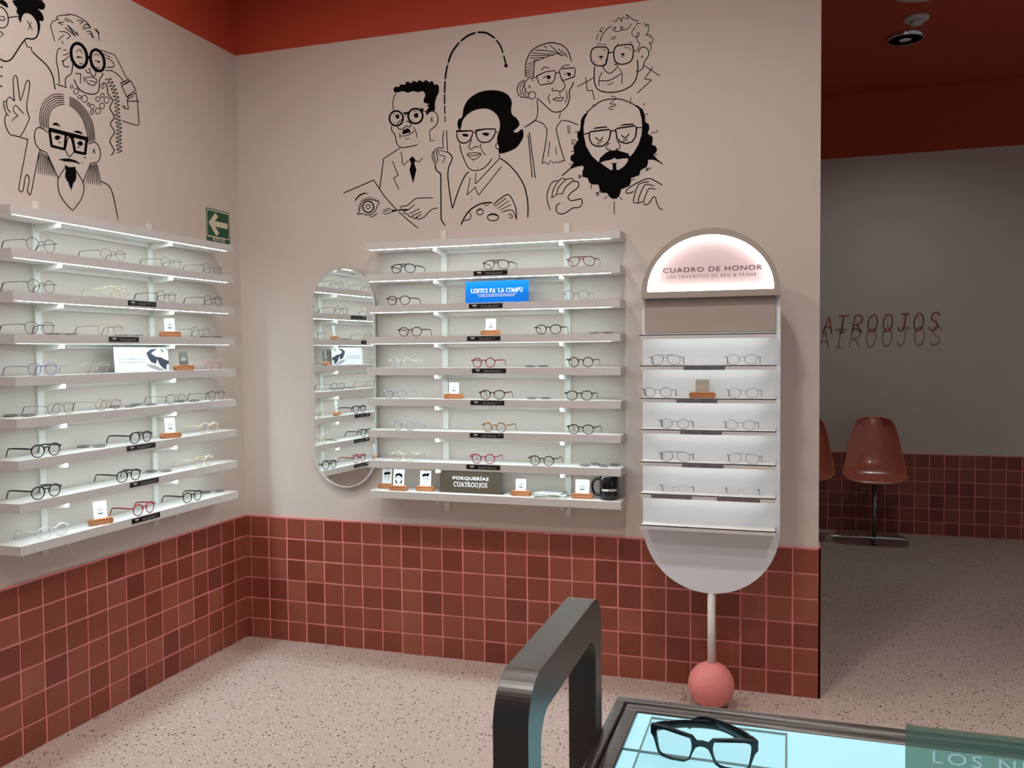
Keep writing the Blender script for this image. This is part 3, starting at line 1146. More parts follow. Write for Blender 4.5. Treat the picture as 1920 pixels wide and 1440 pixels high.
MURAL['back', 'bald person with bushy black beard and closed eyes, drawing on back wall above the rack'] = '''
outline H s10 770,200 860,115 960,55 1090,35 1200,45 1320,95 1400,150
beard H h 790,185 735,225 697,290 695,360 685,415 655,440 655,490 668,530 640,565 608,610 618,690 575,720 575,770 612,800 575,850 560,882 640,850 720,835 735,860 715,910 720,970 780,985 800,1040 830,1060 910,1065 920,1110 935,1160 1015,1165 1040,1210 1080,1235 1130,1230 1165,1190 1180,1120 1280,1080 1300,1030 1300,985 1400,950 1415,890 1490,850 1505,800 1505,765 1570,765 1640,795 1600,740 1565,710 1600,680 1615,640 1590,595 1550,585 1560,540 1560,490 1500,450 1520,390 1515,340 1470,310 1470,240 1440,160 1380,115 1355,105 1400,170 1425,260 1435,370 1425,470 1390,580 1330,680 1285,730 1270,690 1200,670 1130,650 1050,655 1000,680 930,740 912,795 830,720 760,600 735,480 730,380 745,280 / 930,800 980,780 1060,765 1100,740 1130,760 1200,750 1265,745 1260,790 1210,850 1150,888 1125,885 1120,812 1145,798 1090,805 1042,800 1078,815 1080,885 1060,890 1000,850
eyebrow H g 835,400 880,375 1015,365 1010,380 900,390
eyebrow H g 1150,360 1220,335 1330,330 1335,345 1250,350
glasses H k13 800,440 820,428 1040,400 1055,420 1045,500 1015,560 960,600 890,605 830,575 800,510
glasses H k13 1115,400 1140,388 1345,358 1368,380 1355,490 1310,550 1240,570 1170,550 1130,500
glasses H s12 1055,430 1080,415 1115,420
glasses H l10 735,458 800,445
glasses H l10 1368,378 1432,378
outline H s11 870,490 925,535 965,490
outline H s11 1180,465 1230,500 1280,450
outline H s6 890,555 920,560 970,540
outline H l6 885,575 925,578
outline H l6 1200,525 1260,515
outline H l6 1195,545 1260,530
outline H s9 1050,560 1010,590 1005,630 1045,655
outline H s9 1125,520 1165,590 1160,630 1120,650
outline H s8 1040,630 1050,640 1055,652
outline H s8 1135,630 1125,640 1120,650
hair H s7 1050,0 1105,10 1115,35 1080,60 1050,90 1110,100 1105,120 1060,125 1040,155 1095,160
hair H l7 835,110 880,115
hair H l7 770,175 775,200
hair H l7 1300,20 1290,75
hair H s6 1440,120 1455,98 1475,85
hair H s7 1470,210 1490,215 1500,235
hair H s7 640,580 650,545 595,525 595,575 620,575 610,545
hair H s7 1540,460 1560,435 1600,440 1620,405
hair H s7 665,950 690,950 690,980 670,975 715,955
hair H s7 1480,860 1510,885 1480,895 1500,870 1550,865
hair H s7 870,1160 910,1165 905,1195 885,1185 925,1140
hair H l7 825,1060 820,1115
hair H s7 1000,1190 1005,1215 975,1230
hair H l7 1160,1210 1195,1245
hair H s7 1300,1010 1320,1000 1350,1003
hair H l7 625,435 670,420
hair H l7 575,665 620,660
hair H l7 555,820 590,815
hair H l7 1575,720 1610,700
outline H l11 470,958 575,868
outline H l11 1600,755 1678,818
outline H s9 330,1370 295,1250 300,1150 350,1040 430,1010
outline H s9 350,1225 360,1150 400,1060 470,990 520,1000
outline H s9 405,1180 430,1100 510,1010 590,990 615,1020
outline H s10 475,1170 520,1090 590,1030 650,1025 675,1060 650,1110 570,1170 545,1220 580,1255 650,1245 700,1235 715,1280 680,1335 600,1345 520,1400 450,1415 405,1380 410,1310 455,1285
outline H s8 350,1225 410,1180 490,1172
outline H s10 1680,1070 1600,1025 1525,990 1440,1010 1340,1060 1265,1110 1240,1150 1260,1168 1340,1145
outline H s9 1520,1025 1410,1050 1370,1100 1340,1200 1330,1270 1360,1285 1400,1280
outline H s9 1580,1080 1480,1060 1430,1130 1390,1240 1400,1280 1440,1262
outline H s9 1600,1120 1520,1110 1480,1180 1450,1270 1470,1305 1520,1280 1560,1220 1590,1215 1610,1280 1640,1345 1685,1365
outline H l8 1097,1262 1100,1420
'''


SOLO = {'eye', 'mole', 'button', 'eyebrow', 'moustache', 'goatee', 'line_end', 'brow_stroke', 'brush_handle', 'lens_corner'}


def parse(s):
    return [tuple(float(c) for c in q.split(',')) for q in s.split()]


def draw(key, data):
    side, label = key
    parts = {}
    for line in data.strip().splitlines():
        part, fr, rest = line.split(' ', 2)
        op, pts = rest.split(' ', 1)
        x0, y0, sc = FR[fr]
        kind, wd = op[0], op[1:]
        sc_w = sc * 1.22
        to = lambda l: [(x0 + p[0] * sc, y0 + p[1] * sc) for p in l]
        if side == 'back':
            place = lambda u, v: on(u, v, 1, -.0010)
        else:
            place = lambda u, v: on(u, v, 0, .0010)
        if part in SOLO:
            part += '+%d' % len(parts)
        mb = parts.setdefault(part, MB())
        if kind == 'h':
            mb.fill([to(parse(q)) for q in pts.split('/')], place)
        elif kind == 'i':
            wv, n = wd.split(',')
            a, b = [parse(q) for q in pts.split('/')]
            for k in range(int(n)):
                t = k / (int(n) - 1)
                mb.ribbon(catmull(to([(p[0] + (q[0] - p[0]) * t, p[1] + (q[1] - p[1]) * t) for p, q in zip(a, b)])), float(wv) * sc_w, place)
        elif kind == 'o':
            c, r = pts.split()
            (cx, cy), (rx, ry, rot) = parse(c)[0], parse(r)[0]
            mb.ribbon(to(ell(cx, cy, rx, ry, 36, rot=math.radians(rot))), float(wd) * sc_w, place, closed=True)
        elif kind == 'd':
            (cx, cy), = parse(pts)
            mb.fill([to(ell(cx, cy, float(wd), float(wd), 12))], place)
        elif kind == 'z':
            c = catmull(parse(pts), sub=16)
            acc, out, last = 0, [], c[0]
            for a, b in zip(c, c[1:]):
                d = math.dist(a, b)
                acc += d
                t = ((b[0] - a[0]) / d, (b[1] - a[1]) / d)
                s = 34 * math.sin(acc / 46 * 2 * math.pi)
                out.append((b[0] - t[1] * s + t[0] * 8 * math.sin(acc / 23 * 2 * math.pi), b[1] + t[0] * s))
            mb.ribbon(catmull(to(out), sub=2), float(wd) * sc_w, place)
        else:
            P = to(parse(pts))
            if kind in 'sc':
                P = catmull(P, kind == 'c', 6)
            if kind == 'f':
                P = catmull(P, True, 4)
            if kind in 'fg':
                mb.fill([P], place)
            else:
                if kind == 'l' and len(P) > 2:      # corners: one ribbon per leg keeps the joints sharp
                    for a, b in zip(P, P[1:]):
                        mb.ribbon([a, b], float(wd) * sc_w, place)
                    for q in P[1:-1]:
                        mb.fill([ell(q[0], q[1], float(wd) * sc_w / 2, float(wd) * sc_w / 2, 8)], place)
                else:
                    mb.ribbon(P, float(wd) * sc_w, place, closed=kind in 'kc')
    allv = [Vector(v) for m in parts.values() for v in m.v]
    lo = Vector([min(v[i] for v in allv) for i in range(3)])
    hi = Vector([max(v[i] for v in allv) for i in range(3)])
    base = (lo + hi) / 2
    base.z = lo.z
    t = thing('mural_drawing', label, 'mural', base, 0, 'mural portraits')
    nrm = Vector((0, -1, 0)) if side == 'back' else Vector((1, 0, 0))
    for part, m in parts.items():
        # the painted film: a thin skin standing just proud of the plaster
        fs = []
        for f in m.f:
            a, b, c = [Vector(m.v[i]) for i in f[:3]]
            fs.append(f if (b - a).cross(c - a).dot(nrm) > 0 else tuple(reversed(f)))
        m.f = fs
        m.v = [tuple(Vector(v) - base) for v in m.v]
        m.build(part.split('+')[0], INK, t, fix=False)


for k, v in MURAL.items():
    draw(k, v)

# ================================================================== EYEWEAR
def tortoise():
    m = mat('tortoise_acetate', srgb(60, 34, 20), .2)
    nt = m.node_tree
    b = nt.nodes['Principled BSDF']
    tc = nt.nodes.new('ShaderNodeTexCoord')
    n = nt.nodes.new('ShaderNodeTexNoise')
    n.inputs['Scale'].default_value = 110
    cr = nt.nodes.new('ShaderNodeValToRGB')
    cr.color_ramp.elements[0].position, cr.color_ramp.elements[0].color = .47, (*srgb(34, 18, 12), 1)
    cr.color_ramp.elements[1].position, cr.color_ramp.elements[1].color = .56, (*srgb(222, 160, 84), 1)
    nt.links.new(tc.outputs['Object'], n.inputs['Vector'])
    nt.links.new(n.outputs['Fac'], cr.inputs[0])
    nt.links.new(cr.outputs[0], b.inputs['Base Color'])
    return m


GL = {
    'black': mat('black_acetate', srgb(18, 18, 22), .2, noise=.1),
    'navyblack': mat('blue_black_acetate', srgb(28, 28, 44), .22, noise=.1),
    'greenblack': mat('green_black_acetate', srgb(24, 36, 34), .22, noise=.1),
    'burgundy': mat('burgundy_acetate', srgb(70, 16, 30), .22, noise=.1),
    'red': mat('red_acetate', srgb(150, 26, 44), .22, noise=.08),
    'brown': mat('brown_acetate', srgb(64, 38, 36), .22, noise=.15, nscale=90),
    'rose': mat('rose_brown_acetate', srgb(126, 80, 84), .25, noise=.12, nscale=90),
    'tortoise': tortoise(),
    'crystal': clear_mat('crystal_acetate', (.96, .97, .97), .42, .08, (.9, .92, .93)),
    'grey': clear_mat('smoke_acetate', (.78, .80, .80), .40, .1, (.5, .54, .55)),
    'lilac': clear_mat('lilac_acetate', (.82, .80, .86), .55, .1, (.58, .54, .64)),
    'champagne': clear_mat('champagne_acetate', (.96, .93, .84), .5, .1, (.86, .80, .64)),
    'wblack': mat('black_wire', srgb(34, 32, 34), .3, metal=.6, noise=.1),
    'wsilver': mat('silver_wire', srgb(130, 130, 132), .25, metal=.8, noise=.05),
    'wgold': mat('gold_wire', srgb(176, 140, 100), .25, metal=.8, noise=.05),
    'wbrown': mat('brown_wire', srgb(118, 86, 76), .3, metal=.5, noise=.05),
    'wblue': mat('violet_wire', srgb(92, 90, 150), .3, metal=.4, noise=.05),
    'wpink': mat('salmon_wire', srgb(226, 150, 138), .3, metal=.2, noise=.05),
    'wpale': mat('pale_rose_wire', srgb(196, 180, 172), .3, metal=.3, noise=.05),
}
TIPS = {'wblack': GL['black'], 'wsilver': mat('dark_tip', srgb(52, 44, 46), .35, noise=.1), 'wgold': mat('red_tip', srgb(112, 40, 40), .35, noise=.1), 'wbrown': mat('brown_tip', srgb(70, 46, 42), .35, noise=.1)}
LENS = clear_mat('spectacle_lens', (.97, .98, .98), .06, .02, (.9, .93, .93))
SUNLENS = clear_mat('tinted_lens', (.45, .44, .44), .35, .05, (.28, .27, .27))
PAD = clear_mat('nose_pad', (.97, .97, .97), .5, .15, (.9, .9, .9))


def lens_outline(style, n=28):
    out = []
    for i in range(n):
        a = 2 * math.pi * i / n
        c, s = math.cos(a), math.sin(a)
        if style == 'round':
            out.append((.0225 * c, .0215 * s))
        elif style == 'panto':          # c > 0 is the outer side
            p = 2.35
            r = 1 / ((abs(c) ** p + abs(s) ** p) ** (1 / p))
            x, z = .0245 * r * c, .0205 * r * s
            x *= 1 - .16 * max(0, -s) ** 1.5
            out.append((x, z))
        elif style == 'aviator':
            p = 2.6
            r = 1 / ((abs(c) ** p + abs(s) ** p) ** (1 / p))
            x, z = .0265 * r * c, .0205 * r * s
            x = x * (1 - .22 * max(0, -s)) + .003 * max(0, -s)
            z += -.0035 * c * (1 if s > 0 else .2)
            out.append((x, z))
        elif style == 'geo':
            k = round(a / (math.pi / 4) - .5) * (math.pi / 4) + math.pi / 8
            d = math.cos(math.pi / 8) / max(.2, math.cos((a - k + math.pi / 8) % (math.pi / 4) - math.pi / 8))
            out.append((.0255 * d * c * (1 - .1 * max(0, -s)), .0215 * d * s))
        else:                            # square
            p = 4.2
            r = 1 / ((abs(c) ** p + abs(s) ** p) ** (1 / p))
            x, z = .0265 * r * c, .0195 * r * s
            x *= 1 - .10 * max(0, -s)
            out.append((x, z))
    return out


GCACHE = {}
DIM = {'round': (.0225, .0215, .021), 'panto': (.0245, .0205, .019), 'aviator': (.0265, .0212, .017), 'geo': (.0255, .0215, .019), 'square': (.0265, .0195, .017)}


def glasses_meshes(style, wire, bridge, temple):
    key = (style, wire, bridge, temple)
    if key in GCACHE:
        return GCACHE[key]
    a, b, gap = DIM[style]
    cx = gap / 2 + a
    ol = lens_outline(style)
    zc = b + (.0012 if wire else .0024)
    rr = .00095 if wire else .0020
    fm = MB()
    bow = lambda x: .006 * (abs(x) / .07) ** 2           # face wrap
    lm = []
    for sgn in (-1, 1):
        loop = [(sgn * (cx + x), bow(cx + x), zc + z) for x, z in ol]
        if bridge != 'rimless':
            if wire:
                fm.tube(loop, rr, 5, True)
            else:
                rs = [rr * (1.35 if z > 0 else .9) for x, z in ol]
                fm.tube(loop, rs, 6, True)
        l = MB()
        vs = [(sgn * cx, bow(cx) - .0006, zc)] + [(p[0] * 1, p[1] - .0003, p[2]) for p in loop]
        n = len(loop)
        l.add(vs, [(0, 1 + i, 1 + (i + 1) % n) for i in range(n)], 0, True)
        lm.append(l.mesh('lens'))
    # bridge
    zi = zc + b * .35
    xi = gap / 2 + (a - abs(a * math.cos(math.asin(.35)))) * .9
    if bridge == 'double' or bridge == 'bar':
        zt = zc + b * .93
        xt = cx * .78
        fm.tube([(-xt, bow(xt), zt), (-gap * .3, 0, zt + .001), (gap * .3, 0, zt + .001), (xt, bow(xt), zt)], rr * (1 if wire else 1.25), 6)
    if bridge != 'bar':
        hgt = .003 if wire else .0035
        fm.tube(catmull([(-xi - .001, 0, zi - .002), (-gap * .32, -.001, zi + hgt), (gap * .32, -.001, zi + hgt), (xi + .001, 0, zi - .002)], sub=4), rr * (1.05 if wire else 1.3), 6)
    # end pieces to the hinges
    hx = .0685
    zh = zc + b * .52
    xo = cx + a * .93
    for sgn in (-1, 1):
        fm.tube([(sgn * xo, bow(xo), zh - .001), (sgn * (hx - .001), bow(hx), zh), (sgn * hx, bow(hx) + .006, zh)], (.0012 if wire else .0026), 6)
    pads = MB()
    if wire:
        for sgn in (-1, 1):
            px, pz = gap / 2 - .002, zc - b * .15
            fm.tube([(sgn * (gap / 2 + .0015), .001, zc + b * .1), (sgn * (gap / 2), .005, zc), (sgn * px, .006, pz)], .0005, 4)
            Mx = Matrix.Translation((sgn * px, .006, pz)) @ Matrix.Rotation(sgn * .4, 4, 'Y') @ Matrix.Diagonal((.0016, .002, .0055, 1))
            prof = [(math.sin(q), -math.cos(q)) for q in [math.pi * k / 6 for k in range(7)]]
            pads.lathe(prof, 8, mtx=Mx)
    # temples
    tm = []
    for sgn in (-1, 1):
        L = temple
        y0 = bow(hx) + .006
        bend = L - .034
        inn = -.003
        pts = [(sgn * hx, y0, zh), (sgn * (hx + .001), y0 + bend * .5, zh + .0005), (sgn * (hx + inn * .5), y0 + bend, zh - .001), (sgn * (hx + inn), y0 + bend + .012, zh - .007), (sgn * (hx + inn), L, max(.004, zh - .029))]
        pts = catmull(pts, sub=4)
        m = MB()
        n = len(pts)
        if wire:
            cut = int(n * .55)
            m.tube(pts[:cut + 1], .0009, 5)
            m.tube(pts[cut:], .0017, 6, mi=1)
        else:
            m.tube(pts, [.0034 - .0012 * (i / n) if i < n * .7 else .0026 for i in range(n)], 6, flat=.42, up=(1, 0, 0))
        tm.append(m.mesh('temple'))
    out = (fm.mesh('frame'), lm, tm, pads.mesh('nose_pads') if wire else None)
    GCACHE[key] = out
    return out


MESHCOL = {}


def colored(me, mats):
    k = (me.name, tuple(m.name for m in mats))
    if k not in MESHCOL:
        c = me.copy()
        c.materials.clear()
        for m in mats:
            c.materials.append(m)
        MESHCOL[k] = c
    return MESHCOL[k]


def glasses(label, loc, rz, style, color, bridge='key', temple=.122, group=None, lens=LENS, sc=1.04):
    wire = color.startswith('w')
    fr, lm, tm, pads = glasses_meshes(style, wire, bridge, temple)
    t = thing('eyeglasses', label, 'eyeglasses', loc, rz, group)
    t.scale = (sc, 1, sc)
    c = GL[color]
    inst('frame', colored(fr, [c]), c, t)
    for l in lm:
        inst('lens', colored(l, [lens]), lens, t)
    tip = TIPS.get(color, c)
    for l in tm:
        inst('temple', colored(l, [c, tip]), c, t)
    if pads:
        inst('nose_pads', colored(pads, [PAD]), PAD, t)
    return t


def clip_mesh():
    fm, lm = MB(), []
    for sgn in (-1, 1):
        loop = [(sgn * (.033 + x), z, .0022) for x, z in lens_outline('panto')]
        fm.tube(loop, .0009, 5, True)
        l = MB()
        n = len(loop)
        l.add([(sgn * .033, 0, .0034)] + loop, [(0, 1 + i, 1 + (i + 1) % n) for i in range(n)], 0, True)
        lm.append(l.mesh('lens'))
    fm.tube([(-.010, .006, .0022), (0, .009, .004), (.010, .006, .0022)], .001, 5)
    return fm.mesh('clip_frame'), lm


CLIP = clip_mesh()


def clip_on(label, loc, rz, dark=True):
    t = thing('clip_on_lenses', label, 'clip-on lenses', loc, rz, 'clip-on sun lenses lying on the shelves')
    c = GL['wblack'] if dark else GL['wsilver']
    t.rotation_euler = (.16, 0, rz)
    t.location.z += .0035
    inst('frame', colored(CLIP[0], [c]), c, t)
    for l in CLIP[1]:
        inst('lens', colored(l, [SUNLENS]), SUNLENS, t)


ORD = ['top', 'second', 'third', 'fourth', 'fifth', 'sixth', 'seventh', 'eighth', 'ninth']
HALF = math.pi / 2
FRONT = D - .011

# --- left rack (photo column of the front, shelf, look)
LG = [
    (1, 78, 'round', 'wblack', 'key', 'thin black wire glasses, nearest'), (1, 213, 'geo', 'wbrown', 'key', 'thin brown wire glasses, second'),
    (1, 322, 'geo', 'wsilver', 'key', 'thin grey wire glasses, third'), (1, 398, 'round', 'wsilver', 'key', 'silver round wire glasses, last'),
    (2, 79, 'round', 'wblack', 'key', 'black round wire glasses, nearest'), (2, 219, 'panto', 'champagne', 'double', 'pale gold clear glasses, second'),
    (2, 313, 'round', 'wblack', 'key', 'black round wire glasses, third'), (2, 400, 'round', 'wblack', 'key', 'dark round wire glasses, last'),
    (3, 75.5, 'panto', 'wblack', 'key', 'dark wire glasses, nearest'), (3, 208, 'geo', 'wgold', 'key', 'gold wire glasses with red tips'),
    (3, 377, 'geo', 'wsilver', 'key', 'thin grey wire glasses beyond the price card'),
    (4, 81.5, 'panto', 'wblue', 'key', 'violet wire glasses'), (4, 180, 'panto', 'wpale', 'key', 'pale rose wire glasses before the sunglasses poster'),
    (4, 405, 'panto', 'wpink', 'key', 'salmon wire glasses beyond the grey card'),
    (5, 116, 'panto', 'wsilver', 'double', 'silver wire glasses, nearest'), (5, 204, 'geo', 'wgold', 'key', 'gold wire glasses with red tips'),
    (5, 331, 'geo', 'wsilver', 'key', 'silver wire glasses with dark tips, third'), (5, 407, 'round', 'wblack', 'key', 'black round wire glasses, last'),
    (6, 87.5, 'panto', 'black', 'key', 'thick black round glasses, nearest'), (6, 265, 'panto', 'navyblack', 'key', 'black round glasses beside the price card'),
    (6, 394, 'round', 'champagne', 'key', 'champagne clear round glasses'),
    (7, 88, 'panto', 'black', 'double', 'black glasses with double bridge, nearest'), (7, 242.5, 'panto', 'black', 'double', 'black glasses with double bridge, second'),
    (7, 383, 'round', 'champagne', 'key', 'pale champagne clear glasses'),
    (8, 100.6, 'panto', 'crystal', 'key', 'clear crystal glasses'), (8, 271, 'panto', 'red', 'key', 'thick dark red glasses'), (8, 362, 'panto', 'black', 'key', 'thick black glasses'),
]
for sh, u, st, colr, br, lab in LG:
    z = ZL[sh]
    glasses('%s, %s shelf of the left wall rack' % (lab, ORD[sh]), (FRONT, ly(u, z + .02, FRONT), z), HALF + random.uniform(-.05, .05), st, colr, br, group='eyeglasses on the left rack', sc=1.15)
for sh, u0, u1, dk in [(3, 375, 600, 1), (3, 890, 1140, 0), (3, 1550, 1750, 1), (5, 40, 270, 1), (5, 870, 1050, 0), (5, 1050, 1200, 0), (5, 1370, 1560, 1), (6, 615, 815, 0), (7, 1145, 1340, 0), (8, 1600, 1745, 0)]:
    z = ZL[sh]
    u = (u0 + u1) / 2 * .2396
    near = {375: 'nearest', 890: 'beside the price card', 1550: 'farthest', 40: 'nearest', 870: 'second', 1050: 'third', 1370: 'farthest'}.get(u0, 'only one')
    clip_on('%s clip-on lenses lying flat, %s on %s shelf of left rack' % ('dark' if dk else 'silver', near, ORD[sh]), (.055 if sh != 8 else .05, ly(u, z, .055), z), .5 if sh != 8 else .9, dk)

# --- back rack
BG = [
    (1, 756, 'aviator', 'black', 'double', 'black aviator glasses, leftmost'), (1, 930, 'aviator', 'brown', 'double', 'brown aviator glasses, middle'),
    (1, 1090, 'aviator', 'rose', 'double', 'rose brown aviator glasses, rightmost'),
    (2, 747, 'panto', 'brown', 'key', 'dark brown glasses left of the blue sign'), (2, 1080, 'panto', 'grey', 'key', 'smoky clear glasses right of the blue sign'),
    (3, 769, 'panto', 'burgundy', 'key', 'dark red glasses left of the price card'), (3, 1028, 'panto', 'black', 'key', 'black glasses right of the price card'),
    (4, 752, 'round', 'crystal', 'key', 'clear crystal round glasses, leftmost'), (4, 907, 'round', 'red', 'key', 'dark red round glasses, middle'), (4, 1089, 'round', 'burgundy', 'key', 'blackish red round glasses, rightmost'),
    (5, 741.6, 'panto', 'lilac', 'key', 'lilac grey glasses, leftmost'), (5, 923, 'panto', 'burgundy', 'key', 'blackish burgundy glasses right of the price card'), (5, 1086, 'panto', 'black', 'key', 'black glasses, rightmost'),
    (6, 757, 'round', 'lilac', 'key', 'pale lilac round glasses, leftmost'), (6, 927, 'round', 'tortoise', 'key', 'tortoiseshell round glasses, middle'), (6, 1089, 'panto', 'greenblack', 'key', 'greenish black glasses, rightmost'),
    (7, 757, 'round', 'champagne', 'key', 'pale clear round glasses, leftmost'), (7, 906, 'round', 'red', 'key', 'red round glasses, middle'), (7, 1016, 'round', 'black', 'key', 'black small round glasses, third'),
]
for sh, u, st, colr, br, lab in BG:
    z = ZB[sh]
    glasses('%s, %s shelf of the back wall rack' % (lab, ORD[sh]), (bx(u, z + .02, -FRONT), -FRONT, z), random.uniform(-.06, .06), st, colr, br, group='eyeglasses on the back rack')
for sh, u, dk, lab in [(3, 1127, 1, 'only one'), (4, 1006, 1, 'only one'), (5, 1010, 0, 'only one'), (7, 1107, 0, 'left one'), (7, 1142, 0, 'right one')]:
    z = ZB[sh]
    clip_on('%s clip-on lenses lying flat, %s on %s shelf of back rack' % ('dark' if dk else 'silver', lab, ORD[sh]), (bx(u, z, -.075), -.075, z), 0.9 if sh == 7 else .25, dk)

# --- honour board
HG = [(1, 1247.5, 'aviator', 'wblack', 'double', 'black wire aviator glasses, left', 0), (1, 1391, 'geo', 'wsilver', 'key', 'silver wire glasses, right', 0),
      (2, 1233, 'geo', 'wblack', 'key', 'black angular wire glasses left of card holder', 0), (2, 1394, 'geo', 'wsilver', 'key', 'silver angular wire glasses right of card holder', 0),
      (3, 1265, 'geo', 'wblack', 'key', 'dark angular wire glasses, left', 0), (3, 1388, 'geo', 'wsilver', 'key', 'silver angular wire glasses, right', 0),
      (4, 1265.5, 'aviator', 'wblack', 'bar', 'dark straight-bar wire glasses, left', 0), (4, 1394, 'aviator', 'wsilver', 'bar', 'silver straight-bar wire glasses, right', 0),
      (5, 1266, 'square', 'wbrown', 'rimless', 'rimless brown glasses, left', 0), (5, 1389.5, 'square', 'wbrown', 'rimless', 'rimless brown glasses, right', 0)]
for sh, u, st, colr, br, lab, _ in HG:
    z = HZ[sh]
    yy = HY - HD + .010
    glasses('%s, %s ledge of the arched honour board' % (lab, ORD[sh]), (col_at(u, 0, (yy, z + .02)), yy, z), -.06, st, colr, br, temple=.068, group='eyeglasses on the honour board')


# ================================================================== CARD HOLDERS AND SIGNS
def card_holder(label, loc, rz, card=(.052, .066), kind='price', block=.097):
    t = thing('card_holder', label, 'card holder', loc, rz, 'wooden card holders')
    h, d = .026, .032
    L = block / 2
    # chamfer-ended wooden bar
    o = [(-L + .005, 0), (L - .005, 0), (L, .007), (L, .019), (L - .006, h), (-L + .006, h), (-L, .019), (-L, .007)]
    mb = MB().prism(o, -d / 2, d / 2)
    me = mb.build('wood_block', OAK, t)
    bv = me.modifiers.new('bevel', 'BEVEL')
    bv.width = .003
    bv.segments = 2
    bv.limit_method = 'ANGLE'
    cw, ch = card
    tilt = Matrix.Translation((.0, .0, h)) @ Matrix.Rotation(-.12, 4, 'X')
    P = lambda x, y: tuple(tilt @ Vector((x, -.0012, y)))
    m = MB().box((-cw / 2, -.0005, -.008), (cw / 2, .0005, ch), mtx=tilt)
    if kind == 'price':
        for k, (zz, wdt, mi) in enumerate([(.62, .42, 2), (.52, .6, 2), (.44, .35, 2), (.28, .36, 1)]):
            hh = .0012 if k < 3 else .0028
            m.fill([[(-cw * wdt / 2, ch * zz - hh), (cw * wdt / 2, ch * zz - hh), (cw * wdt / 2, ch * zz + hh), (-cw * wdt / 2, ch * zz + hh)]], P, mi)
        m.build('card', [PAPER, mat('dark_grey_print', srgb(110, 112, 116), .5, noise=.02), GREYP], t, fix=False)
    elif kind == 'grey':
        for zz, wdt in ((.55, .3), (.45, .55), (.36, .6)):
            m.fill([[(-cw * wdt / 2, ch * zz - .001), (cw * wdt / 2, ch * zz - .001), (cw * wdt / 2, ch * zz + .001), (-cw * wdt / 2, ch * zz + .001)]], P, 1)
        m.build('card', [mat('taupe_card', srgb(104, 98, 90), .5, noise=.03), WHITEP], t, fix=False)
    elif kind == 'plain':
        m.build('card', [mat('kraft_card', srgb(160, 152, 138), .6, noise=.03)], t, fix=False)
    else:   # little face drawing
        s = cw / .06
        F2 = lambda x, y: P(x * s, (y) * s)
        hair = {'quiff': [(-.016, .050), (-.019, .060), (-.012, .064), (-.006, .068), (.002, .064), (.010, .069), (.020, .066), (.017, .058), (.012, .052), (.0, .054)],
                'curly': [(-.018, .040), (-.020, .052), (-.017, .062), (-.010, .066), (-.004, .064), (.002, .069), (.008, .065), (.015, .064), (.020, .055), (.018, .040), (.014, .048), (.0, .054), (-.013, .050)]}['curly' if kind == 'curly' else 'quiff']
        m.fill([catmull([(x, y - .004) for x, y in hair], True, 3)], F2, 1)
        for cx in (-.0075, .0075):
            m.ribbon(ell(cx, .040, .0062, .0062, 16), .0014, F2, 1, closed=True)
        m.ribbon(catmull([(-.015, .040), (-.013, .028), (-.006, .018), (0, .016), (.006, .018), (.013, .028), (.015, .040)], sub=4), .0012, F2, 1)
        m.ribbon([(-.004, .024), (0, .023), (.004, .024)], .001, F2, 1)
        m.ribbon([(0, .037), (.001, .031)], .001, F2, 1)
        if kind == 'curly':
            m.fill([catmull([(-.017, .030), (-.019, .018), (-.012, .010), (-.004, .008), (-.010, .016)], True, 3)], F2, 1)
            m.fill([catmull([(.017, .030), (.019, .018), (.012, .010), (.004, .008), (.010, .016)], True, 3)], F2, 1)
        for zz, wdt in ((.080, .026), (.075, .016)):
            m.fill([[(-wdt / 2, zz - .0008), (wdt / 2, zz - .0008), (wdt / 2, zz + .0008), (-wdt / 2, zz + .0008)]], F2, 2)
        m.build('card', [PAPER, INK, GREYP], t, fix=False)
    return t


def bh(label, sh, u, y, **k):
    z = ZB[sh]
    return card_holder(label, (bx(u, z + .01, y), y, z), 0.0, **k)


bh('wooden holder with white price card, fourth shelf of the back rack', 3, 920, -.10, card=(.052, .056))
bh('wooden holder with white price card, sixth shelf of the back rack', 5, 851, -.10, card=(.052, .056))
bh('wooden holder with quiff face card, leftmost and farther back on the lowest back shelf', 8, 725.5, -.062, card=(.056, .076), kind='quiff', block=.095)
bh('wooden holder with curly face card, in front of another on the lowest back shelf', 8, 747.4, -.112, card=(.060, .082), kind='curly', block=.095)
bh('wooden holder with quiff face card, left of the brown lettered sign', 8, 797.7, -.09, card=(.060, .078), kind='quiff', block=.095)
bh('wooden holder with small price card, right of the brown lettered sign', 8, 976.5, -.10, card=(.052, .056))
bh('wooden holder with wide price card beside the black mug', 8, 1091.7, -.10, card=(.068, .064), block=.105)


def lh(label, sh, u, **k):
    z = ZL[sh]
    return card_holder(label, (.115, ly(u, z + .01, .115), z), HALF - .35, **k)


lh('wooden holder with white price card, fourth shelf of the left rack', 3, 319, card=(.052, .062))
lh('wooden holder with dark grey card, right of the sunglasses poster', 4, 345, card=(.048, .066), kind='grey')
lh('wooden holder with white price card, seventh shelf of the left rack', 6, 320, card=(.052, .070))
lh('wooden holder with white price card, lowest shelf of the left rack', 8, 189, card=(.056, .072))
zz = HZ[2]
card_holder('wooden holder with plain taupe card, in the middle of the honour board', (col_at(1317, 0, (HY - .05, zz)), HY - .05, zz), 0, card=(.058, .055), kind='plain', block=.112)

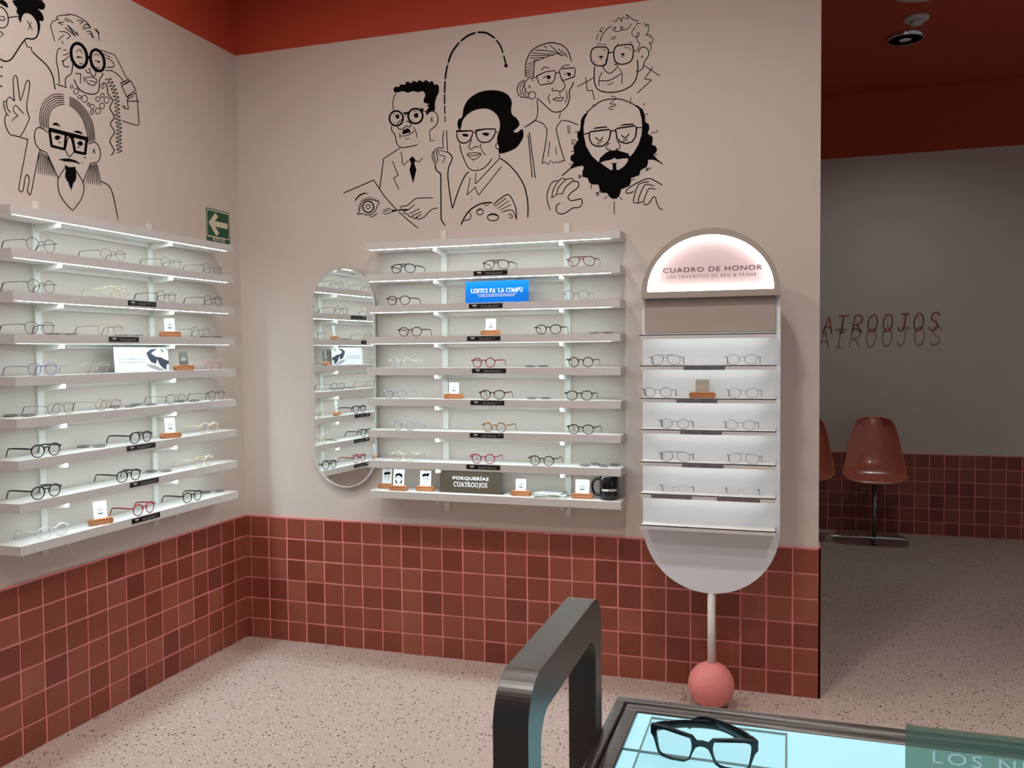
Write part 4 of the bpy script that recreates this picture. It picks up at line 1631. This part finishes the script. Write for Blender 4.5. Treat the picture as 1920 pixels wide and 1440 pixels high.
# --- serif capitals as thick and thin strokes, unit height 1
SER = {
    'L': (.62, 'V.12 H.12,.0,.62 S.12,1 E.62,.0,.25'), 'E': (.62, 'V.12 H.12,.0,.6 H.12,1,.58 H.12,.52,.45 E.6,.0,.22 E.58,1,-.2'),
    'N': (.82, 'v.1 v.68 D.08,1,.68,0 S.08,1 S.1,0 S.68,1'), 'T': (.7, 'V.35 H.0,1,.7 E.04,1,-.22 E.66,1,-.22 S.35,0'),
    'S': (.58, 'C'), 'P': (.62, 'V.12 B.12,.48,1 S.12,0'), 'A': (.8, 'D.36,1,.68,0 d.36,1,.1,0 H.2,.32,.56 S.1,0 S.68,0'),
    'C': (.74, 'O1'), 'O': (.8, 'O0'), 'M': (.98, 'v.12 V.82 D.12,1,.45,.05 d.82,1,.45,.05 S.12,0 S.82,0'), 'U': (.78, 'U S.12,1 S.64,1'),
    'J': (.5, 'J S.32,1'), 'R': (.74, 'V.12 B.12,.48,1 D.34,.48,.64,0 S.12,0 S.66,0'), "'": (.22, 'Q'), ' ': (.32, '')}


def serif(mb, s, size, place, mi=0, track=.08):
    TK, TN = .2, .11
    total = sum(SER[c][0] + track for c in s) - track
    x = -total / 2
    for c in s:
        wd, ops = SER[c]
        pl = lambda a, b, x=x: place((x + a) * size, (b - .5) * size)
        rect = lambda x0, z0, x1, z1: mb.fill([[(x0, z0), (x1, z0), (x1, z1), (x0, z1)]], pl, mi)
        for op in ops.split():
            k, v = op[0], op[1:]
            n = [float(q) for q in v.split(',')] if v else []
            if k in 'Vv':
                t = TK if k == 'V' else TN * 1.2
                rect(n[0] - t / 2, 0, n[0] + t / 2, 1)
            elif k == 'H':
                z = min(max(n[1], TN / 2), 1 - TN / 2)
                rect(min(n[0], n[2]), z - TN / 2, max(n[0], n[2]), z + TN / 2)
            elif k == 'E':
                z0, z1 = sorted((n[1], n[1] + n[2]))
                rect(n[0] - TN, z0, n[0], z1)
            elif k == 'S':
                z = TN / 2 if n[1] == 0 else 1 - TN / 2
                rect(n[0] - .18, z - TN / 2, n[0] + .18, z + TN / 2)
            elif k in 'Dd':
                mb.ribbon([(n[0], n[1]), (n[2], n[3])], TK if k == 'D' else TN * 1.2, pl, mi)
            elif k == 'B':
                mb.ribbon(catmull([(n[0], 1 - TN / 2), (.42, .97), (.54, .75), (.42, .51), (n[0], .47)], sub=5), .14, pl, mi)
            elif k == 'O':
                a0, a1 = (.25 * math.pi, 1.75 * math.pi) if n[0] else (0, 2 * math.pi)
                e = ell(.4, .5, .33, .46, 26, a0, a1)
                mb.ribbon(e, .15, pl, mi, closed=not n[0])
                if n[0]:
                    rect(.62, .66, .70, .98)
            elif k == 'C':
                mb.ribbon(catmull([(.5, .78), (.42, .93), (.24, .95), (.12, .8), (.2, .6), (.4, .45), (.48, .25), (.36, .06), (.18, .05), (.08, .24)], sub=4), .15, pl, mi)
            elif k == 'U':
                mb.ribbon(catmull([(.12, 1), (.12, .4), (.2, .1), (.38, .04), (.56, .1), (.64, .4), (.64, 1)], sub=4), .15, pl, mi)
            elif k == 'J':
                mb.ribbon(catmull([(.32, 1), (.32, .2), (.22, -.1), (.06, -.1)], sub=4), .18, pl, mi)
            elif k == 'Q':
                mb.fill([[(.02, 1), (.2, 1), (.1, .66)]], pl, mi)
        x += wd + track


# blue sign, brown sign and sunglasses poster: acrylic sheets
def sheet_sign(label, loc, rz, wd, ht, face, tilt=-.08, base=None):
    t = thing('counter_sign', label, 'sign', loc, rz)
    T = Matrix.Rotation(tilt, 4, 'X')
    MB().box((-wd / 2, 0, .002), (wd / 2, .003, ht), mtx=T).build('panel', face, t)
    MB().box((-wd / 2 - (base or 0), -.002, 0), (wd / 2 + (base or 0), .045, .003)).build('foot', clear_mat('clear_acrylic', (.9, .93, .93), .25, .05, (.8, .85, .86)) if base is None else face, t)
    return t, T


z = ZB[2]
x0, x1 = bx(872.6, z + .05, -.115), bx(990.7, z + .05, -.115)
BW = x1 - x0
t, T = sheet_sign('bright blue sign reading LENTES PA LA COMPU on the back rack', ((x0 + x1) / 2, -.115, z), 0, BW, .108, mat('blue_acrylic', srgb(0, 112, 206), .25, noise=.03, nscale=6), tilt=-.05)
mb = MB()
P = lambda dx, dz: (lambda x, y: tuple(T @ Vector((x + dx, -.0010, y + dz))))
serif(mb, "LENTES PA' LA COMPU", .0205, P(0, .061), track=.06)
mb.text('Te protegen de la luz dañina de las pantallas, pero no de las', .0098, P(0, .042), sx=.85, bold=.0001)
mb.text('miradas que provocarás con tu nuevo look intelectual.', .0098, P(0, .034), sx=.85, bold=.0001)
mb.build('lettering', WHITEP, t, fix=False)

z = ZB[8]
x0, x1 = bx(824.4, z + .05, -.10), bx(940.3, z + .05, -.10)
t, T = sheet_sign('brown sign reading PORQUERIAS CUATROOJOS on the lowest back shelf', ((x0 + x1) / 2, -.10, z), 0, x1 - x0, .108, mat('bronze_acrylic', srgb(84, 74, 62), .15, noise=.06, nscale=5), tilt=-.06, base=.006)
mb = MB()
P = lambda dx, dz: (lambda x, y: tuple(T @ Vector((x + dx, -.0010, y + dz))))
mb.text('PORQUERÍAS', .0215, P(0, .073), sx=1.38, spacing=1.12, bold=.0006)
serif(mb, 'CUATROOJOS', .0225, P(0, .043), track=.08)
mb.build('lettering', WHITEP, t, fix=False)

z = ZL[4]
y0, y1 = ly(216, z + .05, .10), ly(317, z + .05, .10)
t, T = sheet_sign('white poster stand with sunglasses picture on the fifth left shelf', (.10, (y0 + y1) / 2, z), HALF, y1 - y0, .112, PAPER, tilt=-.06)
mb = MB()
S = (y1 - y0)
sc = S / 850.0
P2 = lambda u, v: tuple(T @ Vector(((u - 508) * sc, -.0010, (455 - v) * (.108 / 355.0))))
P3 = lambda u, v: tuple(T @ Vector(((u - 508) * sc, -.0006, (455 - v) * (.108 / 355.0))))
mb.fill([[(550, 335), (700, 360), (780, 405), (880, 435), (760, 440), (640, 405)]], P3, 1)
mb.fill([[(570, 170), (640, 120), (730, 108), (745, 115), (690, 150), (650, 180), (720, 230), (800, 240), (880, 280), (935, 300), (930, 345), (890, 355), (885, 435), (820, 400), (775, 350), (740, 265), (715, 340), (640, 310), (600, 250)]], P2, 0)
mb.fill([[(800, 105), (830, 120), (860, 160), (845, 170), (815, 130)]], P2, 0)
for zz, s, sz in ((215, 'SOMOS EXPERTOS EN LENTES Y', 9), (265, 'NUESTRA PRIMERA EDICIÓN', 15), (310, 'EXCLUSIVAMENTE DE SOL', 15)):
    tm = MB().text(s, .108 / 355 * sz * 2.3, lambda x, y: (x, 0, y), sx=1)
    w0 = max(v[0] for v in tm.v) * 2
    k = (400 * sc) / w0 if sz > 9 else (330 * sc) / w0
    mb.add([tuple(T @ Vector((v[0] * k + (340 - 508) * sc, -.0010, v[2] + (455 - zz) * .108 / 355))) for v in tm.v], tm.f, 2 if sz > 9 else 1)
mb.build('print', [mat('navy_print', srgb(52, 54, 72), .5, noise=.05), mat('mauve_shadow_print', srgb(168, 158, 166), .5, noise=.05), mat('lavender_print', srgb(120, 122, 160), .5, noise=.05)], t, fix=False)

# --- mug
z = ZB[8]
mx = bx(1142, z + .05, -.085)
mg = thing('coffee_mug', 'black ceramic mug with white cuatroojos lettering on the lowest back shelf', 'mug', (mx, -.085, z))
CER = mat('black_ceramic', srgb(10, 10, 11), .12, noise=.05)
R0, MH = .0445, .114
MB().lathe([(0, .002), (R0 - .004, 0), (R0, .004), (R0, MH - .002), (R0 - .001, MH), (R0 - .0035, MH), (R0 - .004, MH - .003), (R0 - .004, .008), (0, .007)], 40).build('body', CER, mg)
MB().tube(catmull([(-R0 + .002, 0, .092), (-R0 - .018, 0, .094), (-R0 - .034, 0, .075), (-R0 - .036, 0, .050), (-R0 - .024, 0, .024), (-R0 + .002, 0, .018)], sub=6), .0052, 10, flat=1.2).build('handle', CER, mg)
ang = math.atan2(CAM.y + .085, CAM.x - mx) + .05


def onmug(x, y):
    a = ang + x / R0
    return ((R0 + .0006) * math.cos(a), (R0 + .0006) * math.sin(a), y + .050)


mm = MB().text('cuatroojos', .0185, onmug, bold=.0005, spacing=.95)
mm.build('lettering', WHITEP, mg, fix=False)

# --- folded cloth packs
CL = mat('clear_wrapped_cloth', srgb(206, 210, 206), .25, noise=.18, nscale=70, bump=.6)
for k in range(3):
    xa, xb = bx(1000, z, -.09), bx(1062, z, -.09)
    mb = MB()
    nx, ny = 9, 5
    rnd = random.Random(k)
    wdt, dpt = (xb - xa) * (1.0, .9, .8)[k], .10
    vs, fs = [], []
    for lvl in (0, 1):
        for j in range(ny):
            for i in range(nx):
                vs.append((-wdt / 2 + wdt * i / (nx - 1), -dpt / 2 + dpt * j / (ny - 1), lvl * (.0045 + rnd.uniform(0, .0022))))
    q = nx * ny
    for j in range(ny - 1):
        for i in range(nx - 1):
            a = j * nx + i
            fs.append((a, a + nx, a + nx + 1, a + 1))
            fs.append((q + a, q + a + 1, q + a + nx + 1, q + a + nx))
    for i in range(nx - 1):
        fs += [(i, i + 1, q + i + 1, q + i), ((ny - 1) * nx + i, q + (ny - 1) * nx + i, q + (ny - 1) * nx + i + 1, (ny - 1) * nx + i + 1)]
    for j in range(ny - 1):
        a = j * nx
        fs += [(a, q + a, q + a + nx, a + nx), (a + nx - 1, a + 2 * nx - 1, q + a + 2 * nx - 1, q + a + nx - 1)]
    o = mb.add(vs, fs, 0, True).build('cloth_packet', CL, None, ((xa + xb) / 2 + (0, .006, -.004)[k], -.085, z + k * .007), (0, 0, (0, .12, -.1)[k]))
    tag(o, '%s crinkled clear cloth packet in the stack on the lowest back shelf' % ('bottom', 'middle', 'top')[k], 'packet', 'stacked cloth packets')

# ================================================================== DISPLAY TABLE
TZ = 1.02
TX0, TX1, TY1, TY0 = 2.626, 3.75, -2.693, -3.32
tb = thing('display_table', 'dark wood display table with glowing glass top in the foreground', 'table', (TX0, TY1, 0))
O = Vector((TX0, TY1, 0))
FW = .041
W_, D_ = TX1 - TX0, TY1 - TY0


def rail_frame(x0, y0, x1, y1, wd, z0, z1):
    m = MB()
    a, b = (x0, y0), (x1, y1)
    for (p, q) in (((x0, y1 - wd), (x1, y1)), ((x0, y0), (x1, y0 + wd)), ((x0, y0 + wd), (x0 + wd, y1 - wd)), ((x1 - wd, y0 + wd), (x1, y1 - wd))):
        m.rbox((p[0], p[1], z0), (q[0], q[1], z1), .003, 2)
    return m


rail_frame(0, -D_, W_, 0, .017, TZ - .10, TZ).build('outer_frame', DARKW, tb)
rail_frame(.018, -D_ + .018, W_ - .018, -.018, .023, TZ - .09, TZ - .003).build('inner_frame', DARKW, tb)
MB().box((.03, -D_ + .03, TZ - .085), (W_ - .03, -.03, TZ - .07)).build('tray_bottom', DARKW, tb)
GLOW = mat('light_panel', (.16, .18, .19), .45, emit=PANEL_E, emit_rgb=(.235, .50, .57))
MB().box((.041, -D_ + .041, TZ - .070), (W_ - .041, -.041, TZ - .008)).build('light_panel', GLOW, tb)
EDGE = mat('glass_edge', srgb(120, 142, 140), .3, noise=.05)
CLEAR = clear_mat('clear_glass', (.95, .985, .985), .05, .02, (.9, .96, .96))
gx0, gx1, gy1, gy0 = 2.690 - TX0, 2.893 - TX0, -2.748 - TY1, -3.06 - TY1
GZ = TZ - .008
mb = MB()
mb.box((gx0, gy0, GZ + .0032), (gx1, gy1, GZ + .0062))
mb.build('glass_riser', CLEAR, tb)
for (a, b) in (((gx0, gy0), (gx0 + .0018, gy1)), ((gx1 - .003, gy0), (gx1, gy1)), ((gx0, -2.867 - TY1), (gx1, -2.8650 - TY1)), ((gx0, gy1 - .002), (gx1, gy1)),
               ((.041, -2.866 - TY1), (gx0, -2.8645 - TY1))):
    MB().box((a[0], a[1], GZ), (b[0], b[1], GZ + .0031)).build('glass_divider', EDGE, tb)
hp = []


def rrect(y0, y1, z0, z1, r, n=18):
    pts = [(y0, z0), (y1, z0)]
    pts += [(y1 - r + r * math.cos(a), z1 - r + r * math.sin(a)) for a in [math.pi / 2 * k / n for k in range(n + 1)]]
    pts += [(y0 + r + r * math.cos(a), z1 - r + r * math.sin(a)) for a in [math.pi / 2 + math.pi / 2 * k / n for k in range(n + 1)]]
    return pts


def hoop(x0, x1):
    m = MB()
    o_ = rrect(-3.192, -2.808, 0, 1.225, .052)
    i_ = rrect(-3.142, -2.850, 0, 1.170, .036)
    # one closed U-shaped outline: out along the outside, back along the inside
    out = [o_[0]] + o_[2:][::-1] + [o_[1]]
    outline = o_[1:] + [o_[0]] + [i_[0]] + i_[2:][::-1] + [i_[1]]
    R = Matrix(((0, 1, 0, 0), (1, 0, 0, -TY1), (0, 0, 1, 0), (0, 0, 0, 1)))
    m.prism(outline, x0 - TX0, x1 - TX0, mtx=R, smooth_side=False)
    return m


for x0, x1 in ((2.583, 2.624), (TX1 + .002, TX1 + .043)):
    h = hoop(x0, x1).build('hoop_leg', DARKW, tb)
    bv = h.modifiers.new('bevel', 'BEVEL')
    bv.width = .006
    bv.segments = 3
    bv.limit_method = 'ANGLE'
    bv.angle_limit = math.radians(40)

# --- bold glasses on the table
def bold_glasses():
    t = thing('eyeglasses', 'bold black square acetate glasses on the glowing display table', 'eyeglasses', (2.782, -2.893, GZ + .0064), -.10)
    c = mat('dark_teal_acetate', srgb(16, 26, 30), .15, noise=.15)
    cx, wd, hz = .0365, .0285, .0215
    fm = MB()
    # brow-heavy front cut from one sheet: outer silhouette minus two lens holes
    half = [(0, .0345), (.008, .0335), (.014, .040), (.055, .0455), (.071, .0450), (.0735, .043), (.0735, .031), (.070, .027), (.0675, .020), (.063, .006), (.057, .0015), (.045, .0), (.025, .001), (.017, .006), (.012, .018), (.0085, .0245), (.004, .0268), (0, .0272)]
    outl = half + [(-x, z) for x, z in reversed(half[1:-1])]
    hl = [(.0145, .0225), (.0160, .034), (.020, .0362), (.052, .0402), (.061, .0398), (.0645, .037), (.0640, .026), (.0605, .0085), (.055, .0040), (.045, .0026), (.028, .0032), (.0195, .0075)]
    h1 = catmull(hl, True, 4)
    h2 = [(-x, z) for x, z in reversed(h1)]
    outl = outl[::-1]
    fm.prism(outl, -.0022, .0022, holes=[h1, h2])
    bw = lambda p: (p[0], p[1] + .007 * (abs(p[0]) / .072) ** 2, p[2])
    fm.v = [bw(p) for p in fm.v]
    fo = fm.build('frame', c, t)
    for h in (h1, h2):
        l = MB()
        n = len(h)
        ctr = (sum(p[0] for p in h) / n, -.001, sum(p[1] for p in h) / n)
        l.add([bw(ctr)] + [bw((p[0], .0, p[1])) for p in h], [(0, 1 + i, 1 + (i + 1) % n) for i in range(n)], 0, True)
        l.build('lens', LENS, t)
    # temples: folded inwards so that they cross behind the front
    for s, y1, xe, ze, lift in ((-1, .052, .030, .030, 0), (1, .060, -.022, .032, .004)):
        p = [(s * .0715, .008, .037), (s * .060, .022, .037 + lift * .3), (s * .030, .040, .037 + lift), (-s * abs(xe) * .2, y1 * .95, .036 + lift), (-s * abs(xe), y1, .030 + lift), (-s * abs(xe) * 1.5, y1 + .002, .018 + lift)]
        p = catmull(p, sub=5)
        n = len(p)
        MB().tube(p, [.0072 - .003 * i / n for i in range(n)], 8, flat=.3, up=(s * .35, -1, 0)).build('temple', c, t)


bold_glasses()

# --- acrylic sign on the table
sg = thing('acrylic_sign', 'smoked clear acrylic sign reading LOS NUE at the right of the glowing table', 'sign', (3.036, -2.9, GZ), 0)
SMOKE = clear_mat('smoked_acrylic', (.60, .66, .58), .32, .04, (.30, .36, .28))
h = 1.110 - GZ
MB().box((0, 0, .003), (.30, .004, h)).build('panel', SMOKE, sg)
MB().box((-.004, -.002, 0), (.304, .055, .003)).build('foot', SMOKE, sg)
mb = MB()
tx = MB().text('LOS NUEVOS', .0215, lambda x, y: (x, 0, y), sx=1.35, spacing=1.25, align='LEFT')
mb.add([(v[0] + .029, -.0006, v[2] + (1.0735 - GZ) - v[0] * .0) for v in tx.v], tx.f)
mb.build('lettering', WHITEP, sg, fix=False)

# ================================================================== ROOM BEHIND
# --- letters standing off the far wall
ST = {'C': [[(.95, .8), (.75, .98), (.45, 1), (.15, .8), (.05, .45), (.2, .12), (.5, 0), (.85, .15)]],
      'U': [[(.1, 1), (.05, .35), (.25, .03), (.6, .03), (.85, .3), (.95, 1)]],
      'A': [[(0, 0), (.55, 1)], [(.55, 1), (.95, 0)], [(.2, .38), (.8, .38)]],
      'T': [[(.05, 1), (1.05, 1)], [(.55, 1), (.45, 0)], [(.2, 0), (.7, 0)]],
      'R': [[(.05, 0), (.2, 1)], [(.2, 1), (.6, 1), (.9, .85), (.85, .6), (.5, .48), (.12, .46)], [(.45, .48), (.95, 0)]],
      'O': None,
      'J': [[(.3, 1), (1, 1)], [(.68, 1), (.62, .3), (.45, .03), (.2, .05), (.05, .25)]],
      'S': [[(.95, .82), (.7, 1), (.35, .97), (.2, .75), (.4, .55), (.75, .42), (.85, .2), (.6, .02), (.25, .02), (.05, .2)]]}
NT = mat('rust_letter_tube', srgb(150, 66, 44), .4, noise=.08)
ns = thing('letter_sign', 'rust-coloured tube letters CUATROOJOS standing off the dim far wall', 'sign', (2.931, FARY, 1.713))
for i, c in enumerate('CUATROOJOS'):
    m = MB()
    lw, lh_ = .083, .145
    dz = (.0, .0, .0, .006, .008, .010, .012, .012, .014, .018)[i]
    for pl in (ST[c] or [ell(.5, .5, .42, .5, 24)]):
        cl = c == 'O'
        pts = catmull(pl, False, 5) if not cl else pl
        m.tube([(i * .1185 + x * lw + z * .012, -.080, z * lh_ + dz) for x, z in pts], .0058, 7, closed=cl)
    for (x, z) in ((.5, 1.0 if c != 'U' else .03),):
        m.tube([(i * .1185 + x * lw + z * .012, -.080, z * lh_ + dz - .002), (i * .1185 + x * lw + z * .012, 0, z * lh_ + dz - .002)], .002, 5)
    m.build('letter', NT, ns)

# --- beam seating
bs = thing('beam_seating', 'pair of rust shell chairs on one low floor bar in the dim back room', 'chair', (3.56, 3.40, 0))
SHELL = mat('rust_shell_plastic', srgb(206, 116, 94), .25, coat=.5, noise=.04, nscale=8)


def shell():
    prof = [(-.225, -.030, .175), (-.215, -.012, .225), (-.16, -.020, .248), (-.06, -.040, .254), (.04, -.044, .252), (.12, -.020, .248), (.165, .050, .240), (.19, .14, .226), (.212, .25, .205), (.232, .36, .180), (.248, .435, .150), (.256, .462, .118), (.260, .470, .07)]
    nu = 14
    vs, fs = [], []
    n = len(prof)
    for (y, z, hw) in prof:
        for i in range(nu + 1):
            u = -1 + 2 * i / nu
            curl = .055 * abs(u) ** 3
            back = max(0, min(1, (y - .02) / .16))
            vs.append((u * hw, y - curl * back * 1.3, z + curl * (1 - back) * (1 if y > -.2 else .35)))
    for j in range(n - 1):
        for i in range(nu):
            a = j * (nu + 1) + i
            fs.append((a, a + 1, a + nu + 2, a + nu + 1))
    return MB().add(vs, fs, 0, True)


for dx in (0, -.545):
    s = shell().build('seat_shell', SHELL, bs, (dx, 0, .545), (0, 0, -.06))
    sd = s.modifiers.new('solid', 'SOLIDIFY')
    sd.thickness = .009
    sb = s.modifiers.new('sub', 'SUBSURF')
    sb.levels = sb.render_levels = 1
    MB().tube([(dx, 0, .052), (dx, 0, .500)], .017, 14).build('post', mat('dark_chrome', (.28, .28, .3), .2, metal=1, noise=.03), bs)
    MB().lathe([(.0, .504), (.08, .504), (.085, .498), (.08, .490), (0, .490)], 20, mtx=Matrix.Translation((dx, 0, 0))).build('seat_plate', mat('dark_chrome', (0, 0, 0)), bs)
    MB().tube([(dx, -.10, .020), (dx, .10, .020)], .018, 12).build('foot', mat('dark_chrome', (0, 0, 0)), bs)
MB().tube([(-.82, 0, .045), (.24, 0, .045)], .016, 12).build('floor_bar', CHROME, bs)

# --- ceiling fittings
t = thing('ceiling_disc', 'large round pale ceiling disc at the top of the dim back room', 'ceiling light', (3.665, 1.66, CEILZ))
MB().lathe([(0, -.035), (.15, -.034), (.185, -.022), (.19, 0), (0, 0)], 40).build('disc', mat('pale_plastic', srgb(200, 196, 194), .5, noise=.03), t)
MB().lathe([(.19, 0), (.20, -.004), (.20, 0)], 40).build('rim', mat('pale_plastic', (0, 0, 0)), t)
t = thing('smoke_detector', 'small pale smoke detector below the large ceiling disc', 'smoke detector', (3.682, 2.17, CEILZ))
MB().lathe([(0, -.020), (.066, -.024), (.078, -.014), (.080, 0), (0, 0)], 32).build('base', mat('pale_plastic', (0, 0, 0)), t)
MB().lathe([(0, -.052), (.032, -.050), (.038, -.044), (.040, -.022), (0, -.022)], 28).build('sensor_head', mat('pale_plastic', (0, 0, 0)), t)
t = thing('recessed_spotlight', 'chrome-ringed lit spotlight in the red ceiling of the back room', 'ceiling light', (3.655, 2.50, CEILZ))
MB().lathe([(.120, 0), (.120, -.028), (.114, -.033), (.108, -.031)], 40).build('ring', CHROME, t)
MB().lathe([(.108, -.031), (.042, -.034), (.040, -.030), (.040, -.001)], 40).build('baffle', mat('spot_baffle', (.0005, .0003, .0003), 1.0, spec=0, noise=.05), t)
MB().lathe([(0, -.003), (.040, -.003)], 28).build('bulb', mat('spot_glow', (1, 1, 1), .5, emit=560, emit_rgb=(.84, 1, 1)), t)
